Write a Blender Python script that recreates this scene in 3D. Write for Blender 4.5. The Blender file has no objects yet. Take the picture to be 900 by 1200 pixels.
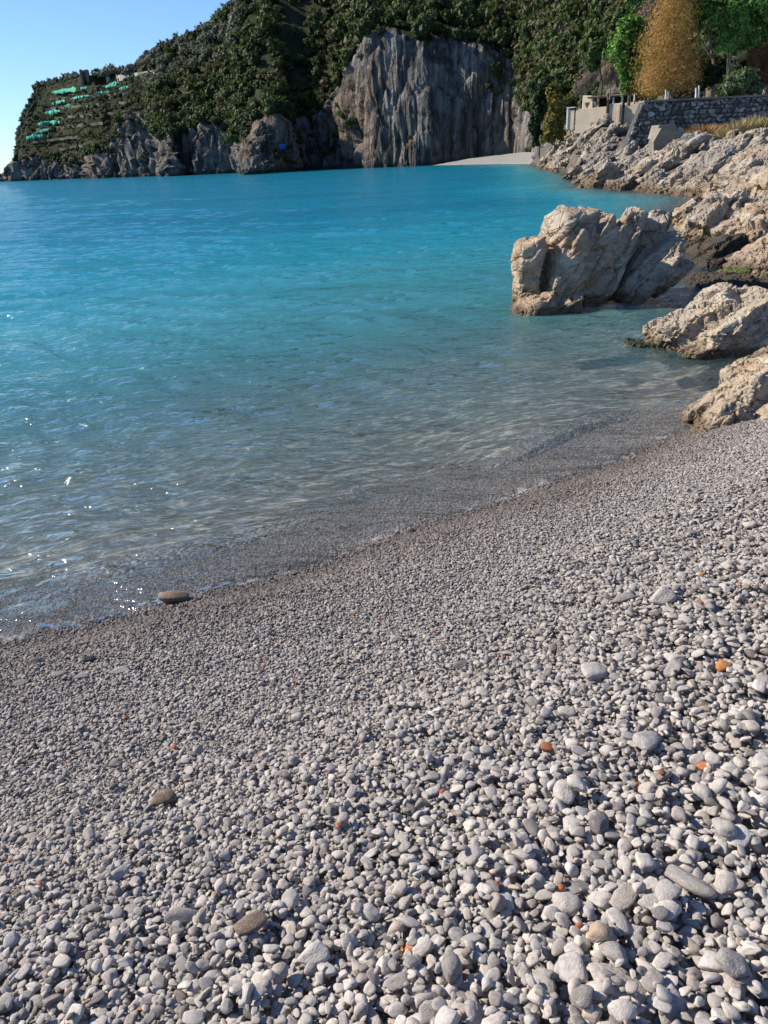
import bpy, bmesh, math, random
import numpy as np
from mathutils import Vector, Matrix

# ------------------------------------------------------------------ camera, sky, sun, exposure
scn = bpy.context.scene
COL = scn.collection
CAM_H = 2.6
FPX = 900.0
ROLL = math.atan(0.05)
_vh = math.cos(ROLL) * (208.3 - .05 * 450 - 600)
PITCH = math.atan(-_vh / FPX)
cR, sR, cP, sP = math.cos(ROLL), math.sin(ROLL), math.cos(PITCH), math.sin(PITCH)
cd = bpy.data.cameras.new('camera'); cam = bpy.data.objects.new('camera', cd); COL.objects.link(cam)
cd.sensor_fit = 'VERTICAL'; cd.sensor_height = 36; cd.sensor_width = 27; cd.lens = 27
cd.clip_start = 0.05; cd.clip_end = 20000
right = Vector((cR, -sR * sP, -sR * cP)); down = Vector((-sR, -cR * sP, -cR * cP)); fwd = Vector((0, cP, -sP))
M = Matrix((right, -down, -fwd)).transposed().to_4x4(); M.translation = (0, 0, CAM_H)
cam.matrix_world = M
scn.camera = cam

SUN_AZ, SUN_EL = math.radians(72), math.radians(35)        # azimuth to the left of the view direction
sund = Vector((-math.sin(SUN_AZ) * math.cos(SUN_EL), math.cos(SUN_AZ) * math.cos(SUN_EL), math.sin(SUN_EL)))
w = bpy.data.worlds.new('World'); scn.world = w; w.use_nodes = True
wn = w.node_tree; wn.nodes.clear()
sky = wn.nodes.new('ShaderNodeTexSky'); sky.sky_type = 'NISHITA'; sky.sun_disc = False
sky.sun_elevation = SUN_EL; sky.sun_rotation = -SUN_AZ
sky.altitude = 0; sky.air_density = 1.0; sky.dust_density = 0.0; sky.ozone_density = 3.0
bg = wn.nodes.new('ShaderNodeBackground'); bg.inputs['Strength'].default_value = 0.088
wo = wn.nodes.new('ShaderNodeOutputWorld')
hs = wn.nodes.new('ShaderNodeMix'); hs.data_type = 'RGBA'; hs.blend_type = 'MULTIPLY'; hs.inputs[0].default_value = 1; hs.inputs[7].default_value = (.80, 1.0, 1.32, 1)
wn.links.new(sky.outputs[0], hs.inputs[6]); wn.links.new(hs.outputs[2], bg.inputs[0]); wn.links.new(bg.outputs[0], wo.inputs[0])
sl = bpy.data.lights.new('sun', 'SUN'); sl.energy = 5.0; sl.angle = math.radians(0.53); sl.color = (1, .92, .80)
sun = bpy.data.objects.new('sun', sl); COL.objects.link(sun)
sun.rotation_euler = sund.to_track_quat('Z', 'Y').to_euler(); sun.location = (-40, 20, 60)
vs = scn.view_settings; vs.view_transform = 'Standard'; vs.look = 'None'; vs.exposure = 0.5; vs.gamma = 1
vs.use_curve_mapping = False
scn.cycles.use_denoising = True
scn.cycles.max_bounces = 8; scn.cycles.transparent_max_bounces = 12
scn.cycles.caustics_refractive = False; scn.cycles.caustics_reflective = False

RNG = np.random.default_rng(7)
random.seed(7)

# ------------------------------------------------------------------ helpers
def ray(px, py):
    u, v = px - 450, py - 600
    u, v = cR * u - sR * v, sR * u + cR * v
    return np.array([u, FPX * cP - v * sP, -FPX * sP - v * cP])
def at(px, py, Y):
    """the world point in the direction of a photo pixel, at a known distance Y along the ground"""
    d = ray(px, py); t = Y / d[1]
    return np.array([d[0] * t, Y, CAM_H + d[2] * t])
def ground(px, py, z=0.0):
    d = ray(px, py); t = (z - CAM_H) / d[2]
    return np.array([d[0] * t, d[1] * t, z])
def project(P):
    """pixel of world points (n,3) -> px, py, depth"""
    q = np.asarray(P, float) - np.array([0, 0, CAM_H])
    u = q @ np.array(right); v = q @ np.array(down); f = q @ np.array(fwd)
    return 450 + FPX * u / f, 600 + FPX * v / f, f

def tag(o, label=None, cat=None, group=None, kind=None):
    if label: o['label'] = label
    if cat: o['category'] = cat
    if group: o['group'] = group
    if kind: o['kind'] = kind
    return o
def link(name, me, mat=None, parent=None):
    if mat is not None and not me.materials: me.materials.append(mat)
    o = bpy.data.objects.new(name, me); COL.objects.link(o)
    if parent is not None: o.parent = parent
    return o
def empty(name, loc=(0, 0, 0), rz=0):
    o = bpy.data.objects.new(name, None); COL.objects.link(o)
    o.location = loc; o.rotation_euler = (0, 0, rz); o.empty_display_size = .3
    return o
def mesh_np(name, V, F, smooth=False):
    me = bpy.data.meshes.new(name)
    V = np.asarray(V, np.float32); F = np.asarray(F, np.int32)
    me.vertices.add(len(V)); me.vertices.foreach_set('co', V.ravel())
    k = F.shape[1]
    me.loops.add(F.size); me.loops.foreach_set('vertex_index', F.ravel())
    me.polygons.add(len(F)); me.polygons.foreach_set('loop_start', np.arange(0, F.size, k, dtype=np.int32))
    me.polygons.foreach_set('loop_total', np.full(len(F), k, np.int32))
    me.update(calc_edges=True)
    me.polygons.foreach_set('use_smooth', np.full(len(F), smooth)); me.update()
    return me
def grid_faces(nr, nc):
    i = np.arange(nr - 1)[:, None] * nc + np.arange(nc - 1)[None, :]
    return np.stack([i, i + 1, i + nc + 1, i + nc], -1).reshape(-1, 4)

# --- vectorised noise
def _h(ix, iy, iz, s):
    n = (ix.astype(np.int64) * 374761393 + iy.astype(np.int64) * 668265263 + iz.astype(np.int64) * 2147483647 + s * 974634777) & 0xffffffff
    n = ((n ^ (n >> 13)) * 1274126177) & 0xffffffff
    n = ((n ^ (n >> 16)) * 2246822519) & 0xffffffff
    return ((n ^ (n >> 15)) & 0xffffff).astype(np.float64) / 0xffffff
def vnoise(p, seed=0):
    p = np.asarray(p, float); i = np.floor(p); f = p - i; f = f * f * f * (f * (f * 6 - 15) + 10)
    x, y, z = i[..., 0], i[..., 1], i[..., 2]; a, b, c = f[..., 0], f[..., 1], f[..., 2]
    r = 0
    for dx in (0, 1):
        for dy in (0, 1):
            for dz in (0, 1):
                wgt = (a if dx else 1 - a) * (b if dy else 1 - b) * (c if dz else 1 - c)
                r = r + wgt * _h(x + dx, y + dy, z + dz, seed)
    return r * 2 - 1
def fbm(p, oct=4, seed=0, gain=.5, lac=2.03):
    r = 0; a = 1.0; t = 0; p = np.asarray(p, float)
    for k in range(oct):
        r = r + a * vnoise(p + 17.3 * k, seed + k); t += a; a *= gain; p = p * lac
    return r / t
def ridged(p, oct=4, seed=0):
    r = 0; a = 1.0; t = 0; p = np.asarray(p, float)
    for k in range(oct):
        r = r + a * (1 - np.abs(vnoise(p + 9.1 * k, seed + k)) * 2); t += a; a *= .5; p = p * 2.07
    return r / t
def worley(p, seed=0, full=False):
    p = np.asarray(p, float); i = np.floor(p)
    f1 = np.full(p.shape[:-1], 9.); f2 = f1.copy(); cid = np.zeros(p.shape[:-1]); off = np.zeros(p.shape)
    for dx in (-1, 0, 1):
        for dy in (-1, 0, 1):
            for dz in (-1, 0, 1):
                c = i + np.array([dx, dy, dz]); x, y, z = c[..., 0], c[..., 1], c[..., 2]
                q = c + np.stack([_h(x, y, z, seed + 1), _h(x, y, z, seed + 2), _h(x, y, z, seed + 3)], -1)
                d = np.linalg.norm(q - p, axis=-1); h = _h(x, y, z, seed + 4)
                nw = d < f1
                f2 = np.where(nw, f1, np.minimum(f2, d)); cid = np.where(nw, h, cid); off = np.where(nw[..., None], p - q, off); f1 = np.where(nw, d, f1)
    if full: return f1, f2, cid, off
    return f1, f2, cid
def smooth01(x, a, b):
    t = np.clip((x - a) / (b - a), 0, 1); return t * t * (3 - 2 * t)

# --- materials
class NT:
    def __init__(s, name):
        s.m = bpy.data.materials.new(name); s.m.use_nodes = True; s.t = s.m.node_tree; s.t.nodes.clear()
        s.out = s.t.nodes.new('ShaderNodeOutputMaterial')
    def n(s, typ, **kw):
        nd = s.t.nodes.new('ShaderNode' + typ)
        for k, v in kw.items():
            if k.startswith('i_'):
                key = k[2:]; key = int(key) if key.isdigit() else key.replace('_', ' ')
                if isinstance(v, bpy.types.NodeSocket): s.t.links.new(v, nd.inputs[key])
                else: nd.inputs[key].default_value = v
            else: setattr(nd, k, v)
        return nd
    def math(s, op, a, b=None, c=None, clamp=False):
        nd = s.t.nodes.new('ShaderNodeMath'); nd.operation = op; nd.use_clamp = clamp
        for k, v in enumerate((a, b, c)):
            if v is None: continue
            if isinstance(v, bpy.types.NodeSocket): s.t.links.new(v, nd.inputs[k])
            else: nd.inputs[k].default_value = v
        return nd.outputs[0]
    def mix(s, f, a, b, blend='MIX'):
        nd = s.t.nodes.new('ShaderNodeMix'); nd.data_type = 'RGBA'; nd.blend_type = blend
        for k, v in ((0, f), (6, a), (7, b)):
            if isinstance(v, bpy.types.NodeSocket): s.t.links.new(v, nd.inputs[k])
            else: nd.inputs[k].default_value = v if k == 0 else (*v, 1)
        return nd.outputs[2]
    def ramp(s, f, stops, interp='LINEAR'):
        nd = s.t.nodes.new('ShaderNodeValToRGB'); e = nd.color_ramp.elements; nd.color_ramp.interpolation = interp
        while len(e) < len(stops): e.new(0.5)
        for k, (p, c) in enumerate(stops):
            e[k].position = p; e[k].color = (*c, 1) if hasattr(c, '__len__') else (c, c, c, 1)
        s.t.links.new(f, nd.inputs[0]); return nd.outputs[0]
    def scaled(s, vec, sc, rot=(0, 0, 0)):
        return s.n('Mapping', i_Vector=vec, i_Scale=sc, i_Rotation=rot).outputs[0]
    def noise(s, vec, scale, detail=4, rough=.55, dist=0):
        return s.n('TexNoise', i_Vector=vec, i_Scale=scale, i_Detail=detail, i_Roughness=rough, i_Distortion=dist).outputs[0]
    def bump(s, h, strength, dist, normal=None):
        nd = s.n('Bump', i_Height=h, i_Strength=strength, i_Distance=dist)
        if normal is not None: s.t.links.new(normal, nd.inputs['Normal'])
        return nd.outputs[0]
    def principled(s, color, rough=.8, normal=None, spec=.3, **kw):
        nd = s.n('BsdfPrincipled', i_Roughness=rough)
        nd.inputs['Specular IOR Level'].default_value = spec
        if isinstance(color, bpy.types.NodeSocket): s.t.links.new(color, nd.inputs['Base Color'])
        else: nd.inputs['Base Color'].default_value = (*color, 1)
        if normal is not None: s.t.links.new(normal, nd.inputs['Normal'])
        s.t.links.new(nd.outputs[0], s.out.inputs[0]); return nd
    def pos(s): return s.n('NewGeometry').outputs['Position']
    def rnd(s): return s.n('ObjectInfo').outputs['Random']
    def obj(s): return s.n('TexCoord').outputs['Object']

# shoreline of the pebble beach: p0, along-shore e, up-beach n, slight bend
P0 = np.array([0.19, 5.24]); NB = np.array([.507, -.862]); EB = np.array([.862, .507])
def beach_s(x, y):
    dx, dy = x - P0[0], y - P0[1]
    t = dx * EB[0] + dy * EB[1]; n = dx * NB[0] + dy * NB[1]
    tc = np.clip(t, -5, 4.5)
    return n + .022 * tc * tc + .05 * np.sin(t * 1.7 + .6) + .03 * np.sin(t * 4.1 + 2)
# shoreline of the rocky side (land to its right)
SHORE = np.array([(60, 260), (37, 190), (27, 122), (22.6, 92), (18.2, 69), (16.2, 62), (16.6, 56), (17.2, 47), (17.4, 43),
                  (14.5, 37), (11.0, 28), (8.8, 22), (7.6, 18), (6.9, 15), (5.9, 12), (5.2, 10.4), (4.2, 8.6), (3.75, 7.3), (4.2, 6.0), (6.5, 3.0), (9, -4)], float)
def land_d(x, y):
    x = np.asarray(x, float); y = np.asarray(y, float)
    best = np.full(x.shape, 1e9); sg = np.ones(x.shape)
    for a, b in zip(SHORE[:-1], SHORE[1:]):
        ab = b - a; L = ab @ ab
        t = np.clip(((x - a[0]) * ab[0] + (y - a[1]) * ab[1]) / L, 0, 1)
        qx, qy = a[0] + t * ab[0], a[1] + t * ab[1]
        d = np.hypot(x - qx, y - qy)
        cr = ab[0] * (y - a[1]) - ab[1] * (x - a[0])
        nw = d < best
        best = np.where(nw, d, best); sg = np.where(nw, np.where(cr > 0, 1, -1), sg)
    return best * sg
def beach_z(x, y):
    s = beach_s(x, y)
    up = .21 * s + .055 * smooth01(s, .05, .5) - .06 * smooth01(s, .6, 1.6) + .09 * smooth01(s, 1.9, 2.8)
    up = np.where(s > 7, .21 * 7 + .085 + (s - 7) * .05, up)
    dn = .24 * s
    dn = np.maximum(dn, -.45 + .15 * (s + 1.9)); dn = np.maximum(dn, -6 + .01 * (s + 45))
    return np.where(s > 0, up, np.maximum(dn, -9))
def ground_z(x, y):
    d = land_d(x, y)
    yy = np.asarray(y, float)
    slope = .22 + .10 * smooth01(yy, 30, 60) + 1.2 * smooth01(yy, 80, 100)
    cap = 1.55 + .7 * smooth01(yy, 48, 66) + .7 * smooth01(yy, 66, 76) + 2.0 * smooth01(yy, 82, 100) + .02 * np.minimum(d, 30)
    ld = np.where(d < 0, np.maximum(.5 * d, -9), np.minimum(slope * d, cap))
    return np.maximum(beach_z(x, y), ld - .15)

# ------------------------------------------------------------------ materials
def shore_s_nodes(t):
    """up-beach distance from the waterline, from world position"""
    sep = t.n('SeparateXYZ', i_Vector=t.pos())
    dx = t.math('SUBTRACT', sep.outputs[0], float(P0[0])); dy = t.math('SUBTRACT', sep.outputs[1], float(P0[1]))
    n = t.math('ADD', t.math('MULTIPLY', dx, float(NB[0])), t.math('MULTIPLY', dy, float(NB[1])))
    e = t.math('ADD', t.math('MULTIPLY', dx, float(EB[0])), t.math('MULTIPLY', dy, float(EB[1])))
    s = t.math('ADD', n, t.math('MULTIPLY', t.math('MULTIPLY', e, e), .022))
    nz = t.noise(t.pos(), 1.1, 3)
    return t.math('ADD', s, t.math('MULTIPLY', t.math('SUBTRACT', nz, .5), .55))

def mat_pebble(name, tint=None):
    t = NT(name)
    r = t.rnd()
    base = t.ramp(r, [(0, (.17, .163, .155)), (.10, (.29, .28, .27)), (.40, (.42, .405, .385)), (.75, (.52, .505, .48)), (.93, (.56, .53, .485)), (1, (.64, .615, .57))])
    r2 = t.math('FRACT', t.math('MULTIPLY', r, 37.7))
    base = t.mix(t.math('MULTIPLY', t.math('SUBTRACT', r2, .72, clamp=True), 1.5), base, (.42, .345, .27))
    r3 = t.math('FRACT', t.math('MULTIPLY', r, 211.3))
    base = t.mix(t.math('GREATER_THAN', r3, .9965), base, (.45, .16, .06))
    if tint: base = tint
    o = t.obj()
    sp = t.noise(o, 2.3, 5, .65)
    base = t.mix(.8, base, t.ramp(sp, [(.3, .62), (.5, 1.0), (.72, 1.22)]), 'MULTIPLY')
    vein = t.n('TexNoise', i_Vector=o, i_Scale=1.4, i_Detail=2, i_Distortion=1.2).outputs[0]
    vm = t.math('LESS_THAN', t.math('ABSOLUTE', t.math('SUBTRACT', vein, .5)), .012)
    base = t.mix(t.math('MULTIPLY', vm, .4), base, (.6, .58, .55))
    s = shore_s_nodes(t)
    wet = t.ramp(t.math('MULTIPLY', t.math('ADD', s, 1.0), .5), [(.41, .0), (.49, 1.0), (.66, .9), (.80, .35), (.95, 0.0)])
    warm = t.ramp(s, [(0, 1.0), (.6, .9), (1.0, .7)])
    base = t.mix(t.math('MULTIPLY', warm, .7), base, t.mix(1, base, (1.0, .86, .74), 'MULTIPLY'))
    fine = t.ramp(t.math('MULTIPLY', s, .25), [(.0, .80), (.55, .86), (.9, 1.0)])
    base = t.mix(1, base, fine, 'MULTIPLY')
    base = t.mix(t.math('MULTIPLY', wet, .8), base, t.mix(1, base, (.34, .31, .30), 'MULTIPLY'))
    rough = t.math('SUBTRACT', .85, t.math('MULTIPLY', wet, .38))
    nb = t.bump(t.noise(o, 7, 4, .6), .35, .12)
    t.principled(base, rough, nb, .3)
    return t.m

def mat_beach():
    t = NT('beach_gravel'); p = t.pos()
    v = t.n('TexVoronoi', i_Vector=p, i_Scale=32.0, i_Randomness=1.0)
    v2 = t.n('TexVoronoi', i_Vector=p, i_Scale=13.0)
    base = t.ramp(t.n('SeparateColor', i_0=v.outputs['Color']).outputs[0], [(0, (.12, .11, .10)), (.5, (.24, .22, .20)), (1, (.40, .38, .35))])
    hgt = t.math('ADD', t.math('MULTIPLY', v.outputs['Distance'], -1), t.math('MULTIPLY', v2.outputs['Distance'], -1.2))
    t.principled(base, .85, t.bump(hgt, .8, .03), .2)
    return t.m

def mat_seabed():
    t = NT('seabed_gravel'); p = t.pos()
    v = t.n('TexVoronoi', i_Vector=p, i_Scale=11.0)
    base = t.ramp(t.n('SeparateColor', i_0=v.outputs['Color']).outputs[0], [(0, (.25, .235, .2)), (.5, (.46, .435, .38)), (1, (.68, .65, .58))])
    base = t.mix(t.ramp(t.noise(t.scaled(p, (1, 1.9, 1), (0, 0, -.5)), 2.6, 7, .75, .8), [(.40, 0), (.54, .92)]), base, (.07, .066, .048))  # weed-dark streaks over pale stones, painted in place of caustic light on the bed
    t.principled(base, .9, None, .1)
    return t.m

def mat_rock(name, light=(.46, .385, .29), brown=(.32, .205, .11), grey=(.31, .265, .21), sc=1.0, rot=(0, .7, .2), streak=3.0, wetline=.22, stain=.4):
    t = NT(name); p = t.pos()
    q = t.scaled(p, (sc, sc, sc * streak), rot)
    n1 = t.noise(q, .9, 6, .6, .3); n2 = t.noise(p, 2.6 * sc, 6, .65); n3 = t.noise(p, .45 * sc, 3)
    base = t.mix(t.ramp(n1, [(.38, 0), (.62, 1)]), light, brown)
    base = t.mix(t.ramp(n3, [(.42, 0), (.64, .85)]), base, grey)
    base = t.mix(.85, base, t.ramp(n2, [(.28, .35), (.44, .9), (.7, 1.25)]), 'MULTIPLY')
    pit = t.n('TexVoronoi', i_Vector=p, i_Scale=9.0 * sc, i_Randomness=1.0).outputs['Distance']
    crk = t.n('TexVoronoi', i_Vector=t.scaled(p, (sc, sc, sc * 1.7), rot), i_Scale=2.1, feature='DISTANCE_TO_EDGE').outputs['Distance']
    crk2 = t.n('TexNoise', i_Vector=q, i_Scale=3.2, i_Detail=5, i_Distortion=.6).outputs[0]
    z = t.n('SeparateXYZ', i_Vector=p).outputs[2]
    wl = t.math('ADD', z, t.math('MULTIPLY', t.math('SUBTRACT', n2, .5), .35))
    base = t.mix(t.ramp(wl, [(0, .92), (wetline * .55, .85), (wetline, 0)]), base, (.055, .045, .032))
    base = t.mix(t.ramp(wl, [(wetline, stain), (min(.99, wetline * 3.0), 0)]), base, (.27, .175, .095))
    hgt = t.math('ADD', t.math('MULTIPLY', n2, .7), t.math('MULTIPLY', t.ramp(crk2, [(.3, 0), (.5, .8), (.7, 1)]), .8))
    hgt = t.math('ADD', hgt, t.math('MULTIPLY', t.ramp(crk, [(0, 0), (.05, 1)]), .35))
    hgt = t.math('ADD', hgt, t.math('MULTIPLY', t.ramp(pit, [(.1, 0), (.4, 1)]), .35))
    t.principled(base, .88, t.bump(hgt, .95, .05 / sc), .2)
    return t.m

def mat_cliff():
    t = NT('cliff_limestone'); p = t.pos()
    q = t.scaled(p, (.16, .16, .018)); q2 = t.scaled(p, (.5, .5, .06))
    n1 = t.noise(q, 1.0, 6, .6, .3); n2 = t.noise(q2, 1.0, 6, .6); n3 = t.noise(p, .035, 4); n4 = t.noise(p, .35, 6, .65)
    base = t.mix(t.ramp(n1, [(.40, 0), (.60, 1)]), (.235, .215, .195), (.10, .093, .087))
    base = t.mix(t.ramp(n3, [(.45, 0), (.65, .8)]), base, (.22, .16, .105))
    base = t.mix(t.ramp(n2, [(.46, 0), (.60, .85)]), base, (.035, .034, .034))
    base = t.mix(t.ramp(n2, [(.30, .6), (.42, 0)]), base, (.34, .32, .29))
    base = t.mix(.8, base, t.ramp(n4, [(.3, .55), (.5, 1), (.7, 1.15)]), 'MULTIPLY')
    z = t.n('SeparateXYZ', i_Vector=p).outputs[2]
    base = t.mix(t.ramp(t.math('MULTIPLY', t.math('ADD', z, t.math('MULTIPLY', n4, -1.2)), .5), [(0, .9), (.35, .5), (.6, 0)]), base, (.05, .045, .04))
    hgt = t.math('ADD', n4, t.math('MULTIPLY', n2, .8))
    t.principled(base, .9, t.bump(hgt, 1.0, 1.6), .15)
    return t.m

def mat_soil():
    t = NT('undergrowth_soil'); p = t.pos()
    base = t.mix(t.ramp(t.noise(p, .12, 5, .6), [(.4, 0), (.62, 1)]), (.026, .034, .013), (.055, .055, .026))
    t.principled(base, .95, t.bump(t.noise(p, .5, 5, .7), 1, 1.5), .1)
    return t.m

def mat_leaf(name, a, b, rough=.6, trans=.25, var=.35):
    t = NT(name); r = t.rnd(); p = t.pos()
    n = t.noise(p, .35, 3)
    f = t.math('ADD', t.math('MULTIPLY', r, .6), t.math('MULTIPLY', t.math('SUBTRACT', n, .3), .9), clamp=True)
    base = t.mix(f, a, b)
    br = t.n('Attribute', attribute_name='tone').outputs['Fac']
    base = t.mix(1, base, t.ramp(br, [(0, 1 - var), (1, 1 + var)]), 'MULTIPLY')
    d = t.n('BsdfPrincipled', i_Roughness=rough); d.inputs['Specular IOR Level'].default_value = .25
    t.t.links.new(base, d.inputs['Base Color'])
    tr = t.n('BsdfTranslucent'); t.t.links.new(t.mix(1, base, (1.0, 1.1, .6), 'MULTIPLY'), tr.inputs[0])
    mx = t.n('MixShader', i_0=trans); t.t.links.new(d.outputs[0], mx.inputs[1]); t.t.links.new(tr.outputs[0], mx.inputs[2])
    t.t.links.new(mx.outputs[0], t.out.inputs[0])
    return t.m

def mat_plain(name, a, b, scale=2.0, rough=.85, bump=.3, dist=.02, detail=5):
    t = NT(name); p = t.pos()
    n = t.noise(p, scale, detail, .6)
    t.principled(t.mix(t.ramp(n, [(.3, 0), (.7, 1)]), a, b), rough, t.bump(n, bump, dist), .2)
    return t.m

def mat_water():
    t = NT('sea_water'); p = t.pos()
    dep = t.n('Attribute', attribute_name='depth').outputs['Fac']
    # ripples
    r1 = t.noise(t.scaled(p, (1.0, 1.7, 1), (0, 0, .45)), 1.6, 4, .6, .4)
    r2 = t.noise(t.scaled(p, (1.0, 2.0, 1), (0, 0, .3)), .42, 4, .6, .5)
    r3 = t.noise(t.scaled(p, (1.0, 1.5, 1), (0, 0, -.35)), 7.0, 3, .55)
    b = t.bump(r2, .75, .40); b = t.bump(r1, .9, .20, b); b = t.bump(r3, .7, .03, b)
    body = t.ramp(t.math('MULTIPLY', dep, .2), [(0, (.18, .31, .29)), (.25, (.065, .31, .335)), (.55, (.014, .235, .30)), (1, (.005, .165, .245))])
    patch = t.noise(t.scaled(p, (.03, .12, 1)), 1.0, 4)
    body = t.mix(.6, body, t.ramp(patch, [(.3, .75), (.7, 1.2)]), 'MULTIPLY')
    df = t.n('BsdfDiffuse'); t.t.links.new(body, df.inputs[0])
    tp = t.n('BsdfTransparent', i_0=(.97, .99, .985, 1)); rf = t.n('BsdfRefraction', i_0=(.97, .99, .985, 1), i_Roughness=0.0, i_IOR=1.33)
    t.t.links.new(b, rf.inputs['Normal'])
    m1 = t.n('MixShader', i_0=.26); t.t.links.new(tp.outputs[0], m1.inputs[1]); t.t.links.new(rf.outputs[0], m1.inputs[2])
    op = t.math('SUBTRACT', 1.0, t.math('POWER', 2.718, t.math('MULTIPLY', t.math('ADD', dep, t.math('MULTIPLY', dep, dep)), -.29)), clamp=True)
    m2 = t.n('MixShader', i_0=op); t.t.links.new(m1.outputs[0], m2.inputs[1]); t.t.links.new(df.outputs[0], m2.inputs[2])
    fr = t.n('Fresnel', i_IOR=1.33, i_Normal=b).outputs[0]
    fr = t.math('MINIMUM', t.math('MULTIPLY', fr, 1.3), .55)
    # light leaving the water goes straight on, so no inner total reflection on the back side
    fr = t.math('MULTIPLY', fr, t.math('SUBTRACT', 1.0, t.math('MULTIPLY', t.n('NewGeometry').outputs['Backfacing'], .9)))
    gl = t.n('BsdfGlossy', i_Roughness=.06, i_Normal=b)
    m3 = t.n('MixShader', i_0=fr); t.t.links.new(m2.outputs[0], m3.inputs[1]); t.t.links.new(gl.outputs[0], m3.inputs[2])
    # thin foam white at the very edge, painted for the glint along the wave lip
    fn = t.noise(p, 9, 5, .7)
    fm = t.math('MULTIPLY', t.ramp(dep, [(0, 1), (.012, .9), (.03, 0)]), t.ramp(fn, [(.52, 0), (.66, .5)]))
    fo = t.n('BsdfDiffuse', i_0=(.75, .77, .78, 1))
    m4 = t.n('MixShader', i_0=fm); t.t.links.new(m3.outputs[0], m4.inputs[1]); t.t.links.new(fo.outputs[0], m4.inputs[2])
    t.t.links.new(m4.outputs[0], t.out.inputs[0])
    return t.m

# ------------------------------------------------------------------ ground sheet (beach, seabed, rocky shore)
def build_ground():
    ys = np.concatenate([np.arange(-3, 9, .06), np.arange(9, 30, .3), np.arange(30, 130, 1.5), np.geomspace(130, 7000, 40)])
    xs = np.concatenate([-np.geomspace(4500, 20, 24), np.arange(-19, -5, .5), np.arange(-5, 6.5, .06), np.arange(6.5, 45, .6), np.geomspace(45, 4500, 26)])
    X, Y = np.meshgrid(xs, ys); Z = ground_z(X, Y) - .022
    Z += np.where(Z > -.3, .012 * vnoise(np.stack([X * 2, Y * 2, 0 * X], -1)), .12 * vnoise(np.stack([X * .5, Y * .5, 0 * X], -1)))
    V = np.stack([X, Y, Z], -1).reshape(-1, 3); F = grid_faces(len(ys), len(xs))
    cz = V[F].mean(1)[:, 2]
    cxy = V[F].mean(1); rk = (land_d(cxy[:, 0], cxy[:, 1]) > np.where(cxy[:, 1] < 14, 0.1, -1.5)) & (cxy[:, 1] > 7.6) & (beach_s(cxy[:, 0], cxy[:, 1]) < -.1)
    o3 = link('rocky_ground', mesh_np('rocky_ground', V, F[rk], True), mat_rock('ground_rock', light=(.16, .13, .10), brown=(.11, .08, .055), grey=(.10, .09, .08), sc=.6, wetline=.5, stain=.05)); tag(o3, kind='structure')
    up = (cz > -.35) & ~rk
    o = link('beach', mesh_np('beach', V, F[up], True), mat_beach()); tag(o, kind='structure')
    lo = (cz <= -.35) & ~rk
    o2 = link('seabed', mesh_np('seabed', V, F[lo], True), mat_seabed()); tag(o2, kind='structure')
build_ground()

# ------------------------------------------------------------------ sea
def sea_z(X, Y, dep):
    d = np.hypot(X, Y)
    amp = smooth01(dep, -.01, .7)
    z = np.zeros_like(X)
    # irregular small waves: (wavelength, direction the wave runs, height)
    comps = [(3.4, -100, .030), (2.1, -78, .024), (1.4, -125, .020), (.9, -95, .014), (.62, -140, .0095), (.45, -70, .007), (.31, -112, .0042), (.23, -60, .003)]
    wx = X + .5 * vnoise(np.stack([X * .35, Y * .35, 0 * X], -1), 3) ; wy = Y + .5 * vnoise(np.stack([X * .35, Y * .35, 0 * X + 5], -1), 4)
    for k, (L, a, A) in enumerate(comps):
        a = math.radians(a); ph = 2 * math.pi / L * (wx * math.cos(a) + wy * math.sin(a)) + 3 * vnoise(np.stack([X / L * .22, Y / L * .22, 0 * X + k], -1), 20 + k)
        fade = np.clip(1.6 - d * .011 / L * 1.2, 0, 1)
        gate = .35 + .9 * np.clip(vnoise(np.stack([X * .5 / L, Y * .5 / L, 0 * X + k * 7], -1), 40 + k) + .3, 0, 1)
        sn = np.sin(ph); z += A * fade * gate * (sn + .35 * (1 - np.abs(sn)) * 2)
    # wavelets bent round the rock, running diagonally on to the beach
    c = np.array([3.2, 13.0]); rr = np.hypot(X - c[0], Y - c[1]) + .35 * vnoise(np.stack([X * .6, Y * .6, 0 * X], -1), 8)
    th = np.arctan2(Y - c[1], X - c[0])
    win = np.exp(-((X - .9) / 2.6) ** 2 - ((Y - 9.3) / 2.6) ** 2)
    dirv = X * .62 + Y * .78
    z += win * .02 * (np.abs(np.sin(dirv * 4.3 + 1.4 * vnoise(np.stack([X * .8, Y * .8, 0 * X], -1), 9))) ** .6 - .5) * 1.5
    z = z * (.12 + .88 * amp)
    s = beach_s(X, Y)
    lip = np.exp(-((s + .16) / .10) ** 2) * .014 * (1 + vnoise(np.stack([X * 2.2, Y * 2.2, 0 * X], -1), 6))
    return z + lip - .004
def build_sea():
    rows = [2.2]
    while rows[-1] < 6500: rows.append(rows[-1] + max(.028, rows[-1] * .0068))
    ys = np.array(rows); nc = 340
    u = np.linspace(-1, 1, nc)
    u = u * (.55 + .45 * u * u)
    X = u[None, :] * (3.5 + 1.25 * ys[:, None]) + 0.6; Y = np.repeat(ys[:, None], nc, 1)
    dep = -ground_z(X, Y)
    Z = sea_z(X, Y, dep)
    V = np.stack([X, Y, Z], -1).reshape(-1, 3); F = grid_faces(len(ys), nc)
    dv = dep.reshape(-1)
    keep = (dv[F] > -.12).any(1)
    F = F[keep]
    used = np.unique(F); remap = np.full(len(V), -1); remap[used] = np.arange(len(used))
    me = mesh_np('sea', V[used], remap[F], True)
    a = me.attributes.new('depth', 'FLOAT', 'POINT'); a.data.foreach_set('value', np.maximum(dv[used], 0).astype(np.float32))
    o = link('sea', me, mat_water()); tag(o, kind='structure')
build_sea()

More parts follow.
